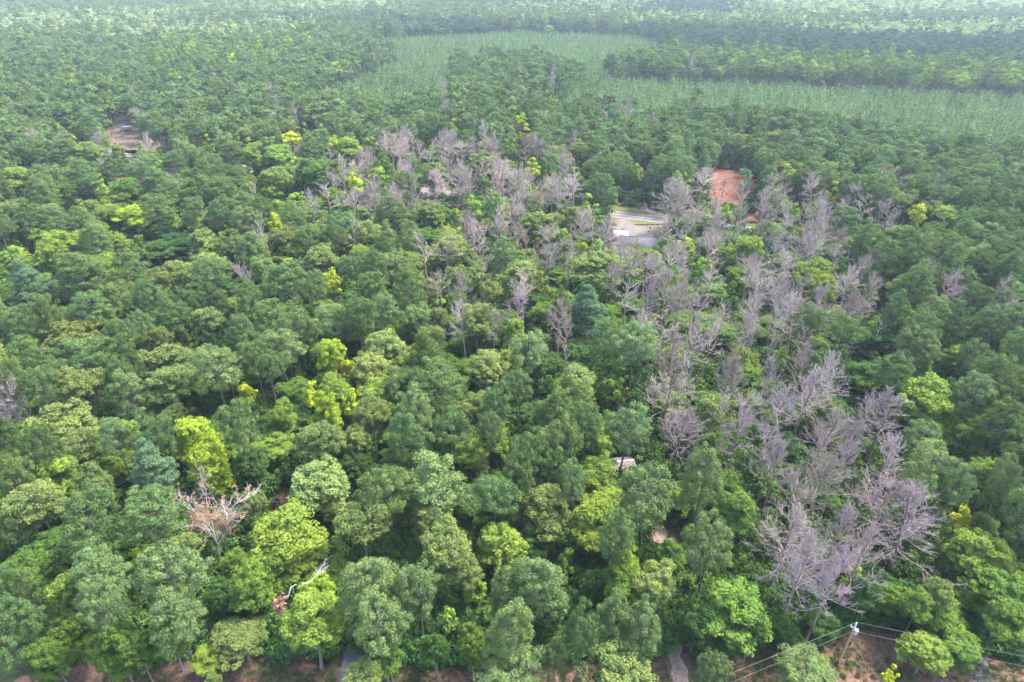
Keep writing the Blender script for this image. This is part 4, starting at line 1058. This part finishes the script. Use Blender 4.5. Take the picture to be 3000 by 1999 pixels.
# black grill with raised lid on the bare yard
wx, wy = at(813, 1484)
gr = empty('barrel_grill', (wx, wy, 0), R(25), 'small black grill with a raised lid on bare soil between the crowns', 'grill')
mb = MB(); tube(mb, [(-.62, 0, .78), (-.6, 0, .78), (.6, 0, .78), (.62, 0, .78)], [.02, .36, .36, .02], 14); part('barrel', mb, M_BLACK, gr, True)
mb = MB(); th = np.linspace(0, np.pi, 9); V = [(x, .36 + .36 * math.sin(a) * .9, 1.15 + .38 * math.cos(a)) for x in (-.6, .6) for a in th]
mb.add(V, [(i, i + 1, i + 10, i + 9) for i in range(8)]); part('lid', mb, M_BLACK, gr)
for x in (-.5, .5):
    for y in (-.28, .28):
        mb = MB(); tube(mb, [(x, y, 0), (x * .9, y * .7, .6)], .035, 6); part('leg', mb, M_BLACK, gr)
mb = MB(); box(mb, (-.6, -.62, .8), (.6, -.36, .84)); part('shelf', mb, M_BLACK, gr)
mb = MB(); tube(mb, [(.5, 0, 1.1), (.5, 0, 1.75)], .06, 8); part('chimney', mb, M_BLACK, gr, True)

# ------------------------------------------------------------------ dead oak with withered leaves, hanging limbs, bleached snags
def branch_set(mb, roots, g, depth=0, mat=0, ends=None, thin=1.0):
    for p, d, L_, r in roots:
        P = [np.array(p)]; d = np.array(d, float)
        for s in range(4):
            d = d + g.normal(size=3) * (.10 if depth == 0 else .22) + np.array([0, 0, .05]); d /= np.linalg.norm(d); P.append(P[-1] + d * L_ / 4)
        tube(mb, P, np.linspace(r, r * .45, 5), 5 if depth < 2 else 3, mat)
        if ends is not None: ends.extend(P[1:])
        if depth < 3:
            nxt = []
            for q in range(6 if depth < 2 else 5):
                k = g.integers(1, 5); nd = d + unit(1, g)[0] * .95 + np.array([0, 0, .15]); nd /= np.linalg.norm(nd)
                nxt.append((P[k], nd, L_ * g.uniform(.42, .62), r * .48))
            branch_set(mb, nxt, g, depth + 1, mat, ends, thin)
g = np.random.default_rng(77)
zc = 9.0
ox_, oy_ = at(640, 1655, 2.0)
oak = empty('dead_oak', (ox_, oy_, 0), 0, 'forked dead oak with bleached twigs and clinging rusty leaves', 'dead tree')
mb = MB(); fork = np.array([.8, .6, 6.2]); tube(mb, [(0, 0, -.3), (.2, .1, 3), fork], [.26, .21, .18], 8); part('trunk', mb, M_PALEWOOD, oak, True)
mb = MB(); ends = []
branch_set(mb, [(fork, (-.55, .38, .68), 8.2, .15), (fork, (.62, .32, .66), 7.4, .14), (fork + np.array([-.4, .2, .6]), (-.15, .5, .8), 7.6, .10), (fork + np.array([-.7, .5, 1.2]), (-.85, .2, .4), 5, .07), (fork + np.array([.5, .3, .6]), (.3, .55, .7), 5, .07), (fork + np.array([-.2, .2, 1.2]), (-.4, .5, .8), 5, .07)], g, 0, 0, ends)
part('branches', mb, M_PALEWOOD, oak)
E = np.array(ends); dd = np.linalg.norm(E - fork, axis=1)
E = E[g.uniform(size=len(E)) < np.clip(.24 - dd / 40.0, .04, .2)]
mb = MB(); leaves(mb, E, np.full(len(E), .30), 9, .11, 1, .8, .3, .1, g=g, low=-1)
a = part('withered_leaves', mb, M_BROWNLEAF, oak); a.color = (.27, .165, .095, 1)
def limb(name, pxpts, z, label, leafy):
    pts = [np.array([*at(x, y, z + dz), z + dz]) for x, y, dz in pxpts]; o0 = pts[0].copy()
    o = empty(name, tuple(o0), 0, label, 'broken limb'); P = [p - o0 for p in pts]
    mb = MB(); tube(mb, P, np.linspace(.085, .035, len(P)), 6)
    en = []
    branch_set(mb, [(P[-1 if k % 2 else -2], (P[-1] - P[-2]) / np.linalg.norm(P[-1] - P[-2]) + unit(1, g)[0] * .4, 1.7, .04) for k in range(6)], g, 2, 0, en)
    part('limb', mb, M_PALEWOOD, o)
    if leafy:
        en = np.array(en); en = en[g.uniform(size=len(en)) < .5]
        mb = MB(); leaves(mb, en, np.full(len(en), .32), 8, .15, 1, .8, .3, .1, g=g, low=-1); q = part('withered_leaves', mb, M_BROWNLEAF, o); q.color = (.26, .15, .095, 1)
limb('broken_limb', [(885, 1712, 0), (905, 1708, .1), (922, 1692, .4), (935, 1675, .8)], 13.5, 'bare grey snapped limb caught above the bright yellow green tree', False)
limb('broken_limb', [(868, 1713, 1.5), (852, 1722, 1.2), (846, 1745, .6), (832, 1762, 0)], 12.5, 'snapped limb hanging with orange withered leaves at its end', True)
for i, (px, py, z, hgt, lean, lb) in enumerate(((2052, 1290, 6, 11, .12, 'thin bleached broken stem leaning amid the dead pines'), (2578, 965, 13, 15, .06, 'tall bleached snag standing beside a dark leafy crown'), (2605, 972, 12, 14, .16, 'forked bleached snag next to the taller snag'), (748, 560, 14, 18, .0, 'white bare snag among the pines behind the olive oaks'))):
    wx, wy = at(px, py, z); o = empty('bleached_snag', (wx, wy, 0), i, lb, 'snag', 'bleached snags in the wood')
    mb = MB(); tube(mb, [(0, 0, -.3), (lean * hgt * .5, 0, hgt * .5), (lean * hgt * 1.1, .2, hgt)], [.14, .10, .04], 7); part('trunk', mb, M_PALEWOOD, o, True)
    mb = MB()
    for k in range(7):
        zb = hgt * (.55 + .06 * k); a_ = k * 2.2; p = np.array([lean * zb, 0, zb]); l_ = g.uniform(.8, 2.2)
        tube(mb, [p, p + np.array([math.cos(a_) * .5, math.sin(a_) * .5, .35]) * l_, p + np.array([math.cos(a_) * .8, math.sin(a_) * .8, .9]) * l_], [.06, .045, .02], 4)
    part('branches', mb, M_PALEWOOD, o)


# ------------------------------------------------------------------ haze
m, nt, N, L = mat('pale_haze')
pv = N('ShaderNodeVolumePrincipled'); pv.inputs['Density'].default_value = HAZE; pv.inputs['Color'].default_value = (.66, .83, 1, 1); pv.inputs['Anisotropy'].default_value = .2
L(pv.outputs[0], N('ShaderNodeOutputMaterial').inputs['Volume'])
mb = MB(); box(mb, (-7000, -700, -1), (7000, 9500, 97))
tag(obj('haze', mb.mesh('haze', m)), kind='stuff')
